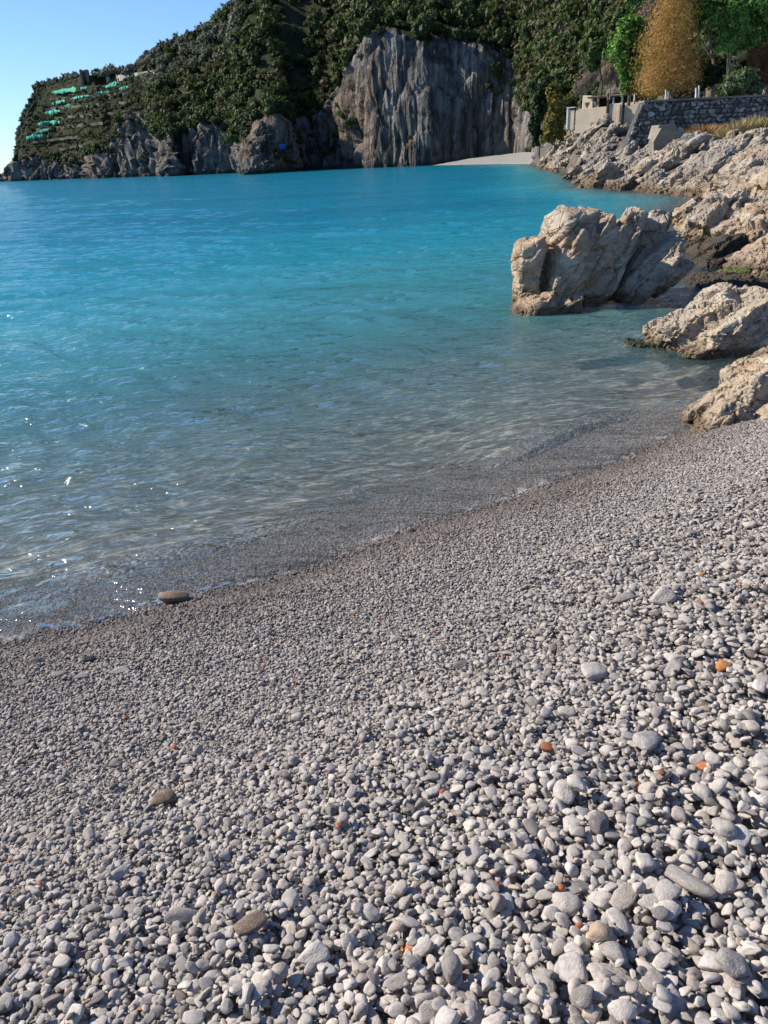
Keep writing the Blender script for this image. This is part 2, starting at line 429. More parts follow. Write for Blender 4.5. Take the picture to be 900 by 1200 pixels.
# ------------------------------------------------------------------ headland (terrain)
# photo column -> ground distance of the foot, picture height of cliff top and crest, set-backs in metres
HC = np.array([
    # px   dist  cliff crest  cset  sset
    (2,    640,  210,  209,   2,   8),
    (13,   590,  200,  206,   3,   14),
    (20,   580,  190,  184,   4,   20),
    (28,   570,  184,  166,   5,   32),
    (45,   555,  187,  127,   6,   55),
    (60,   545,  190,  106,   7,   70),
    (75,   535,  193,  100,   7,   75),
    (98,   500,  195,  93,    7,   80),
    (112,  440,  182,  90,    6,   95),
    (128,  425,  182,  88,    6,   100),
    (140,  428,  172,  87,    7,   100),
    (152,  420,  160,  85,    7,   100),
    (170,  402,  138,  82,    8,   100),
    (184,  390,  142,  77,    8,   100),
    (194,  350,  170,  72,    6,   110),
    (204,  342,  163,  66,    6,   110),
    (214,  352,  156,  61,    8,   105),
    (240,  345,  150,  48,    9,   100),
    (265,  335,  152,  37,    9,   95),
    (280,  325,  155,  26,    9,   90),
    (292,  285,  172,  14,    8,   120),
    (312,  272,  158,  2,     9,   120),
    (330,  276,  146,  -6,    9,   115),
    (345,  300,  140,  -12,   10,  95),
    (372,  306,  150,  -20,   9,   95),
    (400,  300,  130,  -28,   12,  95),
    (425,  280,  70,   -36,   14,  90),
    (440,  270,  44,   -42,   12,  90),
    (470,  265,  42,   -50,   11,  85),
    (500,  262,  48,   -60,   10,  85),
    (540,  262,  52,   -66,   10,  85),
    (570,  260,  58,   -72,   10,  80),
    (600,  256,  74,   -76,   10,  80),
    (615,  240,  120,  -80,   9,   80),
    (632,  200,  150,  -84,   8,   85),
    (650,  168,  158,  -86,   8,   85),
    (680,  146,  150,  -90,   8,   75),
    (715,  128,  128,  -95,   8,   70),
    (760,  116,  118,  -100,  7,   60),
    (820,  106,  112,  -100,  6,   55),
    (900,  98,   108,  -100,  5,   50),
    (1000, 92,   106,  -100,  5,   50),
    (1150, 84,   105,  -100,  5,   50),
], float)
HEAD = {}
def build_headland():
    px = np.concatenate([np.arange(2, 640, 1.1), np.arange(640, 1150, 2.2)]); nc = len(px)
    def ip(k):
        v = np.interp(px, HC[:, 0], HC[:, k]); ker = np.hanning(9); ker /= ker.sum()
        return np.convolve(np.pad(v, 4, mode='edge'), ker, 'valid')
    D, YC, YT, CS, SS = (ip(k) for k in range(1, 6))
    n1, n2, n3 = 34, 40, 8
    P = np.zeros((n1 + n2 + n3, nc, 3)); ROCK = np.zeros((n1 + n2 + n3, nc))
    for j in range(nc):
        d = ray(px[j], 200); hd = d[:2] / np.hypot(d[0], d[1]); sec = np.hypot(d[0], d[1]) / d[1]
        R0 = D[j] * sec
        def pz(py, R): return at(px[j], py, R / sec)[2]
        zc = max(pz(YC[j], R0 + CS[j]), 1.0); zt = max(pz(YT[j], R0 + SS[j]), 1.2)
        if zt < zc + 1: zc = zt - .5
        for r in range(n1):
            f = r / (n1 - 1); P[r, j, :2] = hd * (R0 + CS[j] * f ** 1.5); P[r, j, 2] = -2.5 + (zc + 2.5) * f; ROCK[r, j] = 1
        for r in range(n2):
            f = (r + 1) / n2
            R = R0 + CS[j] + (SS[j] - CS[j]) * f; z = zc + (zt - zc) * f
            if px[j] < 215:      # terraces cut into the slope
                k = 9; g = f * k; st = (np.floor(g) + smooth01(g - np.floor(g), .55, .95)) / k
                wgt = smooth01(px[j], 24, 40) * (1 - smooth01(px[j], 150, 210)) * smooth01(f, .05, .2)
                z = z * (1 - wgt) + (zc + (zt - zc) * st) * wgt
            P[n1 + r, j, :2] = hd * R; P[n1 + r, j, 2] = z
        for r in range(n3):
            f = (r + 1) / n3; P[n1 + n2 + r, j, :2] = hd * (R0 + SS[j] + f * 90); P[n1 + n2 + r, j, 2] = zt + 6 * math.sin(f * 3.14) * (px[j] > 60) - (zt + 3) * f ** 2
    A = P.copy()
    for it in range(2):
        gu = np.gradient(P, axis=1); gv = np.gradient(P, axis=0)
        N = np.cross(gu, gv); N /= np.linalg.norm(N, axis=-1, keepdims=True) + 1e-9
        if it == 0:
            vert = ROCK * 1.0
            soft = np.array([smooth01(np.arange(n1 + n2 + n3), n1 - 3, n1 + 4)] * nc).T
            q = A * np.array([1, 1, .35])
            sc = np.clip(D / 330, .35, 1.2)[None, :]
            dcl = 5.0 * sc * ridged(q / 26, 3, 5) + 3.2 * sc * fbm(q / 9, 4, 9)
            f1, f2, cid = worley(A * np.array([1, 1, .45]) / 7.5, 3)
            g1, g2, gc, go = worley(A * np.array([1, 1, .6]) / 4.2, 13, True)
            dcl = dcl + sc * 1.8 * (go[..., 0] * np.sin(gc * 40) + go[..., 2] * np.cos(gc * 40)) + sc * (cid - .5) * 3.4 - sc * 1.6 * np.exp(-((f2 - f1) / .12) ** 2)
            dsl = 3.0 * sc * fbm(A / 16, 4, 15)
            big = ((px > 425) & (px < 618))[None, :] * 1.0
            flute = ridged(np.stack([np.repeat(px[None, :] / 9.0, len(A), 0), A[..., 2] / 60, 0 * A[..., 2]], -1), 3, 31)
            dcl = dcl * (1 - .45 * big) + big * .9 * flute
            disp = dcl * (1 - soft) + dsl * soft
            top = smooth01(np.arange(n1 + n2 + n3), n1 + n2 - 6, n1 + n2)[:, None]
            disp = disp * (1 - .7 * top)
            sgn = np.sign((N * np.array([-A[..., 0], -A[..., 1], 40 + 0 * A[..., 0]]).transpose(1, 2, 0)).sum(-1, keepdims=True))
            P = A + N * sgn * disp[..., None]
        HEAD['N'] = N * np.sign((N * np.array([-A[..., 0], -A[..., 1], 40 + 0 * A[..., 0]]).transpose(1, 2, 0)).sum(-1, keepdims=True))
    HEAD.update(P=P, px=px, n1=n1, n2=n2, D=D, YC=YC, YT=YT)
    me = mesh_np('headland', P.reshape(-1, 3), grid_faces(n1 + n2 + n3, nc)[:, ::-1], False)
    me.materials.append(mat_cliff()); me.materials.append(mat_soil())
    rows = np.repeat(np.arange(n1 + n2 + n3 - 1), nc - 1)
    cpx = np.tile((px[:-1] + px[1:]) / 2, n1 + n2 + n3 - 1)
    nz = np.abs(HEAD['N'][:-1, :-1, 2]).reshape(-1)
    jit = vnoise(np.stack([cpx / 7, rows / 3.0, 0 * cpx], -1), 77)
    mi = (rows > n1 + 1 + jit * 5).astype(np.int32)
    steep = (nz < .30 + .15 * jit) & (rows > n1) & (cpx > 190)
    mi[steep] = 0
    me.polygons.foreach_set('material_index', mi)
    o = link('headland', me); tag(o, kind='structure')
build_headland()

# pocket beach at the foot of the cliff
def pocket_beach():
    n = 40; pxs = np.linspace(505, 648, n); V = []
    wy = np.interp(pxs, [505, 547, 600, 625, 648], [262, 236, 206, 188, 168])
    for i in range(n):
        a = at(pxs[i], 195, wy[i]); d = a[:2] / np.hypot(*a[:2])
        dep = np.interp(pxs[i], [505, 560, 610, 648], [8, 16, 26, 20])
        for k, f in enumerate((-.25, 0, .15, .4, .7, 1.0, 1.6)):
            z = f * dep * .06 if f > 0 else f * 5
            V.append((*(a[:2] + d * f * dep), z + .1 * vnoise(np.array([a[0], f * 9, 0.]))))
    o = link('pocket_beach', mesh_np('pocket_beach', V, grid_faces(n, 7), True), mat_plain('pale_far_gravel', (.24, .225, .205), (.33, .31, .28), 1.2))
    tag(o, kind='structure')
pocket_beach()

# ------------------------------------------------------------------ foliage
def leaf_cloud(blobs, n, size, seed, aspect=.6, up=0.25, clump=.35, flat=1.0):
    """leaf faces spread through lobes; blobs = (centre, radii)"""
    r = np.random.default_rng(seed)
    blobs = [(np.array(c, float), np.array(rad, float)) for c, rad in blobs]
    vol = np.array([np.prod(b[1]) ** (2 / 3) for b in blobs]); vol /= vol.sum()
    V = []; T = []
    for (c, rad), fr in zip(blobs, vol):
        m = max(8, int(n * fr)); nc = max(4, m // 22)
        d = r.normal(size=(nc, 3)); d /= np.linalg.norm(d, axis=1, keepdims=True); d[:, 2] = np.where(d[:, 2] < -.5, -d[:, 2], d[:, 2])
        rr = r.uniform(.62, 1.08, (nc, 1)); cl = d * rr
        tone = r.uniform(0, 1, nc)
        k = r.integers(0, nc, m)
        p = cl[k] + r.normal(size=(m, 3)) * clump * .45
        pos = c + p * rad
        nrm = p / (np.linalg.norm(p, axis=1, keepdims=True) + 1e-6) + r.normal(size=(m, 3)) * .55; nrm[:, 2] += up
        nrm /= np.linalg.norm(nrm, axis=1, keepdims=True)
        a = np.cross(nrm, r.normal(size=(m, 3))); a /= np.linalg.norm(a, axis=1, keepdims=True) + 1e-6; b = np.cross(nrm, a)
        s = size * r.uniform(.55, 1.35, (m, 1))
        q = np.stack([pos - a * s, pos - b * s * aspect + nrm * s * .12, pos + a * s, pos + b * s * aspect + nrm * s * .12], 1)
        V.append(q.reshape(-1, 3)); T.append(np.repeat(np.clip(tone[k] * .7 + r.uniform(0, .3, m), 0, 1), 4))
    return np.concatenate(V), np.concatenate(T)
def cloud_mesh(name, V, T, mat, core=None):
    F = np.arange(len(V)).reshape(-1, 4)
    if core is not None:
        cv, cf = core; F = np.concatenate([F, cf + len(V)]); V = np.concatenate([V, cv]); T = np.concatenate([T, np.zeros(len(cv))])
    me = mesh_np(name, V, F, False)
    a = me.attributes.new('tone', 'FLOAT', 'POINT'); a.data.foreach_set('value', T.astype(np.float32))
    me.materials.append(mat); return me
def core_ball(blobs, seed, f=.66):  # added inner ball, dark-toned, to block light inside the crown
    V = []; F = []; k = 0
    for c, rad in blobs:
        th = np.linspace(0, 2 * np.pi, 9)[:-1]; ph = np.linspace(-1.35, 1.35, 6)
        v = np.array([(math.cos(a) * math.cos(b), math.sin(a) * math.cos(b), math.sin(b)) for b in ph for a in th])
        v = v * (1 + .3 * vnoise(v * 2.2 + seed)[:, None]) * np.array(rad) * f + np.array(c)
        f_ = [(k + i * 8 + j, k + i * 8 + (j + 1) % 8, k + (i + 1) * 8 + (j + 1) % 8, k + (i + 1) * 8 + j) for i in range(5) for j in range(8)]
        V.append(v); F += f_; k += len(v)
    return np.concatenate(V), np.array(F)

M_EVER = mat_leaf('evergreen_leaf', (.032, .052, .016), (.125, .155, .045), var=.45)
M_OLIVE = mat_leaf('olive_leaf', (.13, .145, .10), (.27, .27, .20), var=.35)
M_DRY = mat_leaf('dry_scrub_leaf', (.10, .085, .04), (.20, .16, .08), var=.4)
def bush_variants(name, mat, k, n, lobes, size, flatz=.85):
    out = []
    for i in range(k):
        r = np.random.default_rng(100 + i * 13 + len(name))
        bl = [((r.uniform(-.55, .55), r.uniform(-.55, .55), .62 + r.uniform(-.15, .45)), np.array([1, 1, flatz]) * r.uniform(.42, .72)) for _ in range(lobes)]
        V, T = leaf_cloud(bl, n, size, 31 + i)
        me = cloud_mesh(name, V, T, mat, core_ball(bl, i))
        out.append(me)
    return out
EVER = bush_variants('evergreen_crown', M_EVER, 6, 620, 6, .15)
OLIVE = bush_variants('olive_crown', M_OLIVE, 4, 560, 6, .13, .75)
SCRUB = bush_variants('scrub_crown', M_DRY, 3, 420, 4, .12, .7)

def gn_scatter(name, pts, rot, scl, vid, meshes, mat_label=None):
    """one 'stuff' object: many small pieces as instances on points"""
    c = bpy.data.collections.new(name + '_shapes')
    for i, me in enumerate(meshes):
        c.objects.link(bpy.data.objects.new('%s_shape_%03d' % (name, i), me))
    me = bpy.data.meshes.new(name); me.vertices.add(len(pts)); me.vertices.foreach_set('co', np.asarray(pts, np.float32).ravel())
    for nm, ty, key, val in (('rot', 'FLOAT_VECTOR', 'vector', rot), ('scl', 'FLOAT_VECTOR', 'vector', scl), ('vid', 'INT', 'value', vid)):
        a = me.attributes.new(nm, ty, 'POINT'); a.data.foreach_set(key, np.asarray(val, np.int32 if ty == 'INT' else np.float32).ravel())
    o = bpy.data.objects.new(name, me); COL.objects.link(o)
    g = bpy.data.node_groups.new(name, 'GeometryNodeTree')
    g.interface.new_socket('Geometry', in_out='INPUT', socket_type='NodeSocketGeometry')
    g.interface.new_socket('Geometry', in_out='OUTPUT', socket_type='NodeSocketGeometry')
    gi = g.nodes.new('NodeGroupInput'); go = g.nodes.new('NodeGroupOutput')
    ci = g.nodes.new('GeometryNodeCollectionInfo'); ci.inputs['Collection'].default_value = c
    ci.inputs['Separate Children'].default_value = True; ci.inputs['Reset Children'].default_value = True
    ip = g.nodes.new('GeometryNodeInstanceOnPoints'); ip.inputs['Pick Instance'].default_value = True
    def attr(nm, ty):
        n = g.nodes.new('GeometryNodeInputNamedAttribute'); n.data_type = ty; n.inputs['Name'].default_value = nm; return n.outputs[0]
    e2r = g.nodes.new('FunctionNodeEulerToRotation')
    L = g.links.new
    L(gi.outputs[0], ip.inputs['Points']); L(ci.outputs[0], ip.inputs['Instance']); L(attr('vid', 'INT'), ip.inputs['Instance Index'])
    L(attr('rot', 'FLOAT_VECTOR'), e2r.inputs[0]); L(e2r.outputs[0], ip.inputs['Rotation']); L(attr('scl', 'FLOAT_VECTOR'), ip.inputs['Scale'])
    L(ip.outputs[0], go.inputs[0])
    md = o.modifiers.new('scatter', 'NODES'); md.node_group = g
    tag(o, kind='stuff'); return o

NETS = [(61, 109, 102, 103, 4.6), (60, 122, 76, 118, 3.4), (53, 133, 70, 130, 4.4), (43, 146, 70, 143, 4.4), (42, 156, 57, 152, 3.8), (31, 162, 50, 159, 4.8), (75, 126, 84, 123, 3.2), (128, 99, 140, 97, 3), (112, 110, 128, 108, 2.2), (120, 102, 136, 100, 2.2), (86, 115, 104, 112, 2.2), (140, 104, 150, 102, 2.4)]
def hits_net(p, s):
    x, y, f = project(np.array([p])); x, y = x[0], y[0]; rp = s * FPX / f[0]
    if 92 < x < 112 and 84 < y < 104: return True
    if 122 < x < 188 and abs(y - np.interp(x, [124, 186], [91, 83])) < 3 + rp: return x > 126
    return any(n[0] - rp * .6 < x < n[2] + rp * .6 and -n[4] * .4 < y - rp * .5 - np.interp(x, [n[0], n[2]], [n[1], n[3]]) < n[4] * .5 + rp * .6 for n in NETS)
def scatter_headland():
    P, N, px, n1, n2 = HEAD['P'], HEAD['N'], HEAD['px'], HEAD['n1'], HEAD['n2']
    r = np.random.default_rng(5)
    nrow = n1 + n2 + 8
    rec = []   # point, size, kind, photo size
    def add(j, i, s, kind, off=.0):
        p = P[j, i] + N[j, i] * off; rec.append((p, s, kind))
    # slope cover, amount follows the area of each patch
    du = np.linalg.norm(np.diff(P, axis=1), axis=-1)[:-1]; dv = np.linalg.norm(np.diff(P, axis=0), axis=-1)[:, :-1]
    area = du * dv
    rows = np.arange(nrow - 1)[:, None] + 0 * area; cols = px[:-1][None, :] + 0 * area
    dens = ((rows > n1 - 2) & (rows < n1 + n2 + 3)) * 1.0
    nse = fbm(P[:-1, :-1] / 14, 3, 55)
    dens = dens * np.where((cols < 190) & (cols > 26), 4.2, np.where(cols < 300, 1.7, 1.0))
    dens = np.where((rows <= n1 - 2) & (rows > 8), .28 * (nse > .10) + .35 * ((cols > 335) & (cols < 430) & (nse > -.15)), dens)
    dens = np.where((cols > 425) & (cols < 560) & (rows <= n1 - 4), .10 * (nse > .28) * (rows < 16) + .02, dens)
    dens = np.where((rows > n1) & (cols > 640) & (nse < -.22), .25, dens)
    dens = np.where((cols < 24), dens * .4, dens)
    w = (dens * area / np.maximum(P[:-1, :-1, 1], 60) ** 1.35); w = w / w.sum()
    idx = r.choice(w.size, 8200, p=w.ravel(), replace=True)
    for k in idx:
        j, i = divmod(int(k), w.shape[1]); c = px[i]; f = (j - n1) / n2
        kind = 'ever'
        if c < 300 and f > .62 and r.random() < .75: kind = 'olive'
        elif c < 190 and r.random() < .35: kind = 'olive' if r.random() < .3 else 'scrub'
        elif r.random() < .10: kind = 'scrub'
        elif c > 600 and r.random() < .14: kind = 'scrub'
        s = (1.3 + 2.4 * r.random() ** 1.7) * (1.15 if c > 400 else 1.0)
        if c < 190: s *= .72
        if 30 < c < 185 and f < .98 and f > .05: s *= .6 if f < .8 else .42
        if j <= n1 - 2: s = r.uniform(.8, 2.2)
        if c > 640: s *= .8
        add(j, i, s, kind)
    rec = [q for q in rec if not hits_net(q[0], q[1])]
    pts = np.array([q[0] for q in rec]); sz = np.array([q[1] for q in rec])
    # crest silhouette trees
    pxx, pyy, dd = project(pts)
    vis = (pxx > -5) & (pxx < 905) & (pyy > -12)
    app = np.where(vis, sz / dd, 0) * r.uniform(.7, 1.3, len(sz))
    order = np.argsort(-app)
    kinds = np.array([q[2] for q in rec])
    seen = {'ever': 0, 'olive': 0, 'scrub': 0}
    lab = {'ever': ('evergreen_tree', 'dark evergreen tree crowded among others on the wooded headland', 'tree', 'evergreen trees on the headland', EVER, 270),
           'olive': ('olive_tree', 'grey green olive tree on the terraced headland ridge', 'tree', 'olive trees on the headland', OLIVE, 160),
           'scrub': ('scrub_bush', 'brownish dry scrub bush growing on the headland', 'bush', 'dry bushes on the headland', SCRUB, 90)}
    rest = {'ever': [], 'olive': [], 'scrub': []}
    for k in order:
        kd = kinds[k]; nm, lb, ct, gr, ms, mx = lab[kd]
        s3 = sz[k] * np.array([r.uniform(.85, 1.15), r.uniform(.85, 1.15), r.uniform(.85, 1.35)])
        rz = r.uniform(0, 6.28); v = int(r.integers(len(ms)))
        loc = pts[k] - np.array([0, 0, .25 * sz[k]])
        if seen[kd] < mx and vis[k]:
            seen[kd] += 1
            o = link(nm, ms[v]); o.location = loc; o.rotation_euler = (r.uniform(-.12, .12), r.uniform(-.12, .12), rz); o.scale = s3
            zx = pxx[k]
            where = 'on the netted terraces of the far point' if zx < 190 else 'on the slope above the low cliffs of the headland' if zx < 430 else 'above the tall streaked cliff' if zx < 625 else 'on the steep hillside behind the terrace building'
            tag(o, {'ever': 'dark evergreen tree crowded among others ', 'olive': 'grey green olive tree ', 'scrub': 'brownish dry scrub bush '}[kd] + where, ct, gr)
        else: rest[kd].append((loc, (r.uniform(-.15, .15), r.uniform(-.15, .15), rz), s3, v))
    for kd, nm in (('ever', 'evergreen_woodland'), ('olive', 'olive_grove'), ('scrub', 'dry_scrub')):
        a = rest[kd]
        if a:
            o = gn_scatter(nm, [q[0] for q in a], [q[1] for q in a], [q[2] for q in a], [q[3] for q in a], lab[kd][4])
            tag(o, {'ever': 'dense dark evergreen woodland covering the headland slopes', 'olive': 'grey green olive grove massed along the headland ridge', 'scrub': 'dry brown scrub scattered over the headland slopes'}[kd], {'ever': 'woodland', 'olive': 'grove', 'scrub': 'scrub'}[kd])
scatter_headland()

# ------------------------------------------------------------------ rocks
M_ROCK = mat_rock('limestone_rock')
M_ROCKN = mat_rock('pale_limestone_rock', light=(.51, .43, .31), brown=(.37, .26, .145), grey=(.37, .32, .25), sc=1.5, wetline=.16)
M_ROCKF = mat_rock('grey_shore_limestone', light=(.44, .385, .305), brown=(.28, .21, .135), grey=(.22, .205, .185), sc=.45, wetline=.4)
def hull_slab(bm, c, ax, dims, seed, n=22, box=.55):
    r = np.random.default_rng(seed)
    g = r.normal(size=(n, 3)); g /= np.abs(g).max(1, keepdims=True)
    g = np.sign(g) * np.abs(g) ** box
    g /= (np.linalg.norm(g, axis=1, keepdims=True) ** .45)
    g *= r.uniform(.82, 1.06, (n, 1))
    pts = np.asarray(c) + (g * np.asarray(dims)) @ np.asarray(ax)
    vs = [bm.verts.new(p) for p in pts]
    res = bmesh.ops.convex_hull(bm, input=vs)
    junk = [v for v in res['geom_interior'] if isinstance(v, bmesh.types.BMVert)]
    if junk: bmesh.ops.delete(bm, geom=list(set(junk)), context='VERTS')
def unit(v): v = np.asarray(v, float); return v / np.linalg.norm(v)
def axes_from(a, b, hint=(0, 1, 0)):
    x = unit(np.asarray(b) - np.asarray(a)); y = unit(np.asarray(hint) - x * np.dot(hint, x)); z = np.cross(x, y)
    return np.array([x, y, z])
BED = unit((-.60, -.28, .75))          # bedding plane normal of this coast
def finish_rock(name, bm, voxel, mat, amp, L, seed, smooth_it=1, origin=None, bed=BED):
    me = bpy.data.meshes.new(name); bm.to_mesh(me); bm.free()
    tmp = bpy.data.objects.new('tmp', me); COL.objects.link(tmp)
    md = tmp.modifiers.new('r', 'REMESH'); md.mode = 'VOXEL'; md.voxel_size = voxel; md.adaptivity = 0
    sm = tmp.modifiers.new('s', 'SMOOTH'); sm.factor = .5; sm.iterations = smooth_it
    dg = bpy.context.evaluated_depsgraph_get(); dg.update()
    out = bpy.data.meshes.new_from_object(tmp.evaluated_get(dg))
    bpy.data.objects.remove(tmp)
    n = len(out.vertices); P = np.empty(n * 3, np.float32); out.vertices.foreach_get('co', P); P = P.reshape(-1, 3).astype(float)
    N = np.empty(n * 3, np.float32); out.vertex_normals.foreach_get('vector', N); N = N.reshape(-1, 3).astype(float)
    bx = unit(np.cross(bed, (0, 1, .2))); by = np.cross(bed, bx); B = np.array([bx, by, bed])
    q = P @ B.T / L + seed * 3.7
    warp = np.stack([fbm(q * 1.1 + 7 * k, 3, seed + k) for k in range(3)], -1) * .35
    qq = (q + warp) * np.array([.8, .9, 2.8])
    f1, f2, cid, o1 = worley(qq * 1.0, seed, True)
    g1, g2, cid2, o2 = worley((q + warp * .6) * np.array([1.9, 2.2, 4.2]), seed + 11, True)
    fac1 = o1[:, 0] * np.sin(cid * 50) + o1[:, 1] * np.cos(cid * 50) + .5 * o1[:, 2] * np.sin(cid * 90)
    fac2 = o2[:, 0] * np.sin(cid2 * 50) + o2[:, 1] * np.cos(cid2 * 50) + .5 * o2[:, 2] * np.sin(cid2 * 90)
    lay = fbm((q + warp * .4) * np.array([.5, .6, 7.5]), 3, seed + 5)
    d = (cid - .5) * .8 + 1.0 * fac1 - .8 * np.exp(-((f2 - f1) / .06) ** 2) + .35 * (cid2 - .5) + .6 * fac2 - .3 * np.exp(-((g2 - g1) / .07) ** 2) + .3 * lay
    d = d + .14 * fbm(q * 5, 4, seed + 20)
    P = P + N * (d * amp)[:, None]
    if origin is None: origin = np.array([P[:, 0].mean(), P[:, 1].mean(), max(P[:, 2].min(), -.3)])
    out.vertices.foreach_set('co', (P - origin).astype(np.float32).ravel())
    out.polygons.foreach_set('use_smooth', np.full(len(out.polygons), False)); out.update()
    out.materials.clear(); out.materials.append(mat); out.name = name
    o = link(name, out); o.location = origin
    return o
def px_slabs(bm, slabs, seed, hint=(.15, 1, 0)):
    """slab = (x0,y0,x1,y1, distance, thickness, width, distance shift of the far end)"""
    for k, (x0, y0, x1, y1, Y, th, wd, dy) in enumerate(slabs):
        a, b = at(x0, y0, Y), at(x1, y1, Y + dy)
        hull_slab(bm, (a + b) / 2, axes_from(a, b, hint), (np.linalg.norm(b - a) / 2, wd / 2, th / 2), seed + k)

# the freestanding rock in the shallows
bm = bmesh.new()
px_slabs(bm, [
    (610, 372, 622, 270, 14.3, .66, .95, .2),
    (620, 376, 684, 232, 14.3, 1.0, 1.5, .6),
    (640, 380, 690, 262, 13.9, .55, .9, .5),
    (658, 380, 722, 254, 14.2, .62, 1.5, .6),
    (676, 372, 748, 246, 14.5, .62, 1.4, .8),
    (690, 366, 772, 252, 14.7, .6, 1.4, .9),
    (706, 366, 788, 262, 14.6, .44, 1.3, .7),
    (716, 366, 796, 280, 14.4, .30, 1.1, .5),
    (722, 366, 804, 294, 14.2, .36, 1.0, .4),
    (752, 354, 808, 302, 14.5, .30, .8, .2),
    (600, 378, 650, 348, 13.7, .55, .8, .1),
    (630, 380, 690, 350, 13.8, .45, .8, .1),
    (690, 290, 716, 246, 15.0, .40, .7, 0),
    (722, 285, 746, 240, 15.2, .46, .8, 0),
    (750, 290, 782, 246, 15.4, .55, .9, 0)], 11)
R3 = finish_rock('sea_rock', bm, .032, M_ROCK, .05, .9, 3)
tag(R3, 'tall pale brown rock of tilted slabs standing alone in the shallow water', 'rock')

# rocks at the water's edge on the right
bm = bmesh.new()
px_slabs(bm, [(770, 405, 880, 362, 10.7, .75, 1.1, .4), (820, 420, 915, 352, 10.3, .70, 1.0, .4), (800, 400, 862, 338, 11.0, .62, .9, .3), (850, 380, 930, 352, 10.9, .8, 1.2, .3),
              (790, 428, 850, 402, 10.2, .35, .6, .1), (850, 436, 920, 408, 9.9, .42, .6, .1)], 40)
o = finish_rock('shore_rock', bm, .028, M_ROCKN, .05, .42, 8)
tag(o, 'humped yellowish rock with dark algae round its foot at the water edge', 'rock')
bm = bmesh.new()
px_slabs(bm, [(812, 522, 905, 446, 7.3, .58, .8, .3), (845, 545, 930, 476, 6.9, .55, .8, .3), (820, 528, 868, 470, 7.0, .40, .5, .2), (850, 468, 930, 432, 7.8, .5, .9, .3), (890, 530, 990, 450, 7.0, .8, 1.1, .3), (806, 530, 846, 500, 6.9, .26, .4, .1)], 60)
o = finish_rock('shore_rock', bm, .022, M_ROCKN, .04, .33, 21)
tag(o, 'pale cream rock half buried in the gravel where the beach meets the water', 'rock')
# low weed covered rock and the dark wet ledges behind
M_WEED = mat_plain('dark_algae_rock', (.018, .022, .010), (.06, .055, .03), 6, .6, .8, .03)
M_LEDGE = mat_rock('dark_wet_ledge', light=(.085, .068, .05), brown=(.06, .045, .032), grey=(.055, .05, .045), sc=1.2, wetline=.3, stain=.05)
bm = bmesh.new()
px_slabs(bm, [(722, 408, 800, 402, 11.0, .16, .8, 0), (760, 415, 850, 420, 10.4, .18, .6, 0)], 80)
o = finish_rock('weedy_rock', bm, .03, M_WEED, .03, .3, 5); tag(o, 'low dark rock covered in seaweed just breaking the water surface', 'rock')
bm = bmesh.new()
px_slabs(bm, [(770, 350, 880, 322, 16.2, .5, 1.8, .4), (800, 345, 890, 330, 15.4, .4, 1.2, .2), (850, 348, 925, 330, 15.0, .35, 1.3, .2)], 90)
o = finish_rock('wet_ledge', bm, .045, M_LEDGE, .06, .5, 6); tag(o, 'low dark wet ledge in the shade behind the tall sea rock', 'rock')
M_MOSS = mat_plain('green_algae', (.035, .06, .012), (.12, .14, .03), 9, .7, .9, .03)
bm = bmesh.new()
px_slabs(bm, [(842, 322, 885, 318, 16.6, .22, .8, .1), (868, 330, 900, 326, 16.2, .2, .6, .1)], 95)
o = finish_rock('mossy_rock', bm, .035, M_MOSS, .03, .3, 7); tag(o, 'small ledge overgrown with bright green algae beside the dark wet ledge', 'rock')

bm = bmesh.new()
px_slabs(bm, [(785, 340, 850, 300, 18.6, .7, 2.0, .4), (800, 318, 860, 285, 20.5, .9, 2.2, .5), (835, 335, 905, 296, 18.2, .7, 2.0, .5), (800, 345, 850, 325, 16.8, .45, 1.5, .2)], 97)
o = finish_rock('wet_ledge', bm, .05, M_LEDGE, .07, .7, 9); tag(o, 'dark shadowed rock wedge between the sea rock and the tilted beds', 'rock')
# outcrop of tilted beds right behind the sea rock
def outcrop(name, slabs, voxel, amp, L, seed, label, mat=None, hint=(.15, 1, 0)):
    bm = bmesh.new(); px_slabs(bm, slabs, seed * 10, hint)
    o = finish_rock(name, bm, voxel, mat or M_ROCK, amp, L, seed); tag(o, label, 'rock', 'rock outcrops along the rocky shore'); return o
outcrop('rock_outcrop', [(795, 300, 850, 232, 24, 1.0, 2.2, .6), (812, 280, 870, 228, 24.5, 1.0, 2.0, .6), (790, 262, 815, 240, 25, .7, 1.4, .3), (830, 300, 880, 250, 23, .9, 2.0, .5), (800, 320, 850, 300, 21, .9, 1.6, .2)], .07, .13, .9, 31,
        'knobbly pale outcrop rising from dark shade just behind the tall sea rock')
outcrop('rock_outcrop', [(828, 318, 930, 236, 21.5, .75, 2.0, 1.5), (835, 300, 920, 226, 22.5, .7, 2.0, 1.5), (850, 330, 950, 256, 20.8, .7, 1.8, 1.2), (862, 335, 960, 275, 20, .7, 1.8, 1.0), (870, 345, 960, 292, 19.3, .7, 1.6, .8)], .06, .12, .7, 32,
        'outcrop of thin steeply tilted rock beds above the dark ledge')
outcrop('rock_outcrop', [(858, 330, 940, 285, 17.6, .9, 1.6, .6), (880, 345, 960, 310, 16.4, .9, 1.5, .5), (885, 365, 960, 335, 14.6, .7, 1.2, .4), (868, 345, 905, 325, 15.8, .4, .8, .2)], .045, .08, .6, 33,
        'brown tilted slab rock beside the green algae ledge', mat_rock('brown_slab_rock', light=(.44, .36, .27), brown=(.34, .23, .15), grey=(.36, .31, .25), sc=1.0))
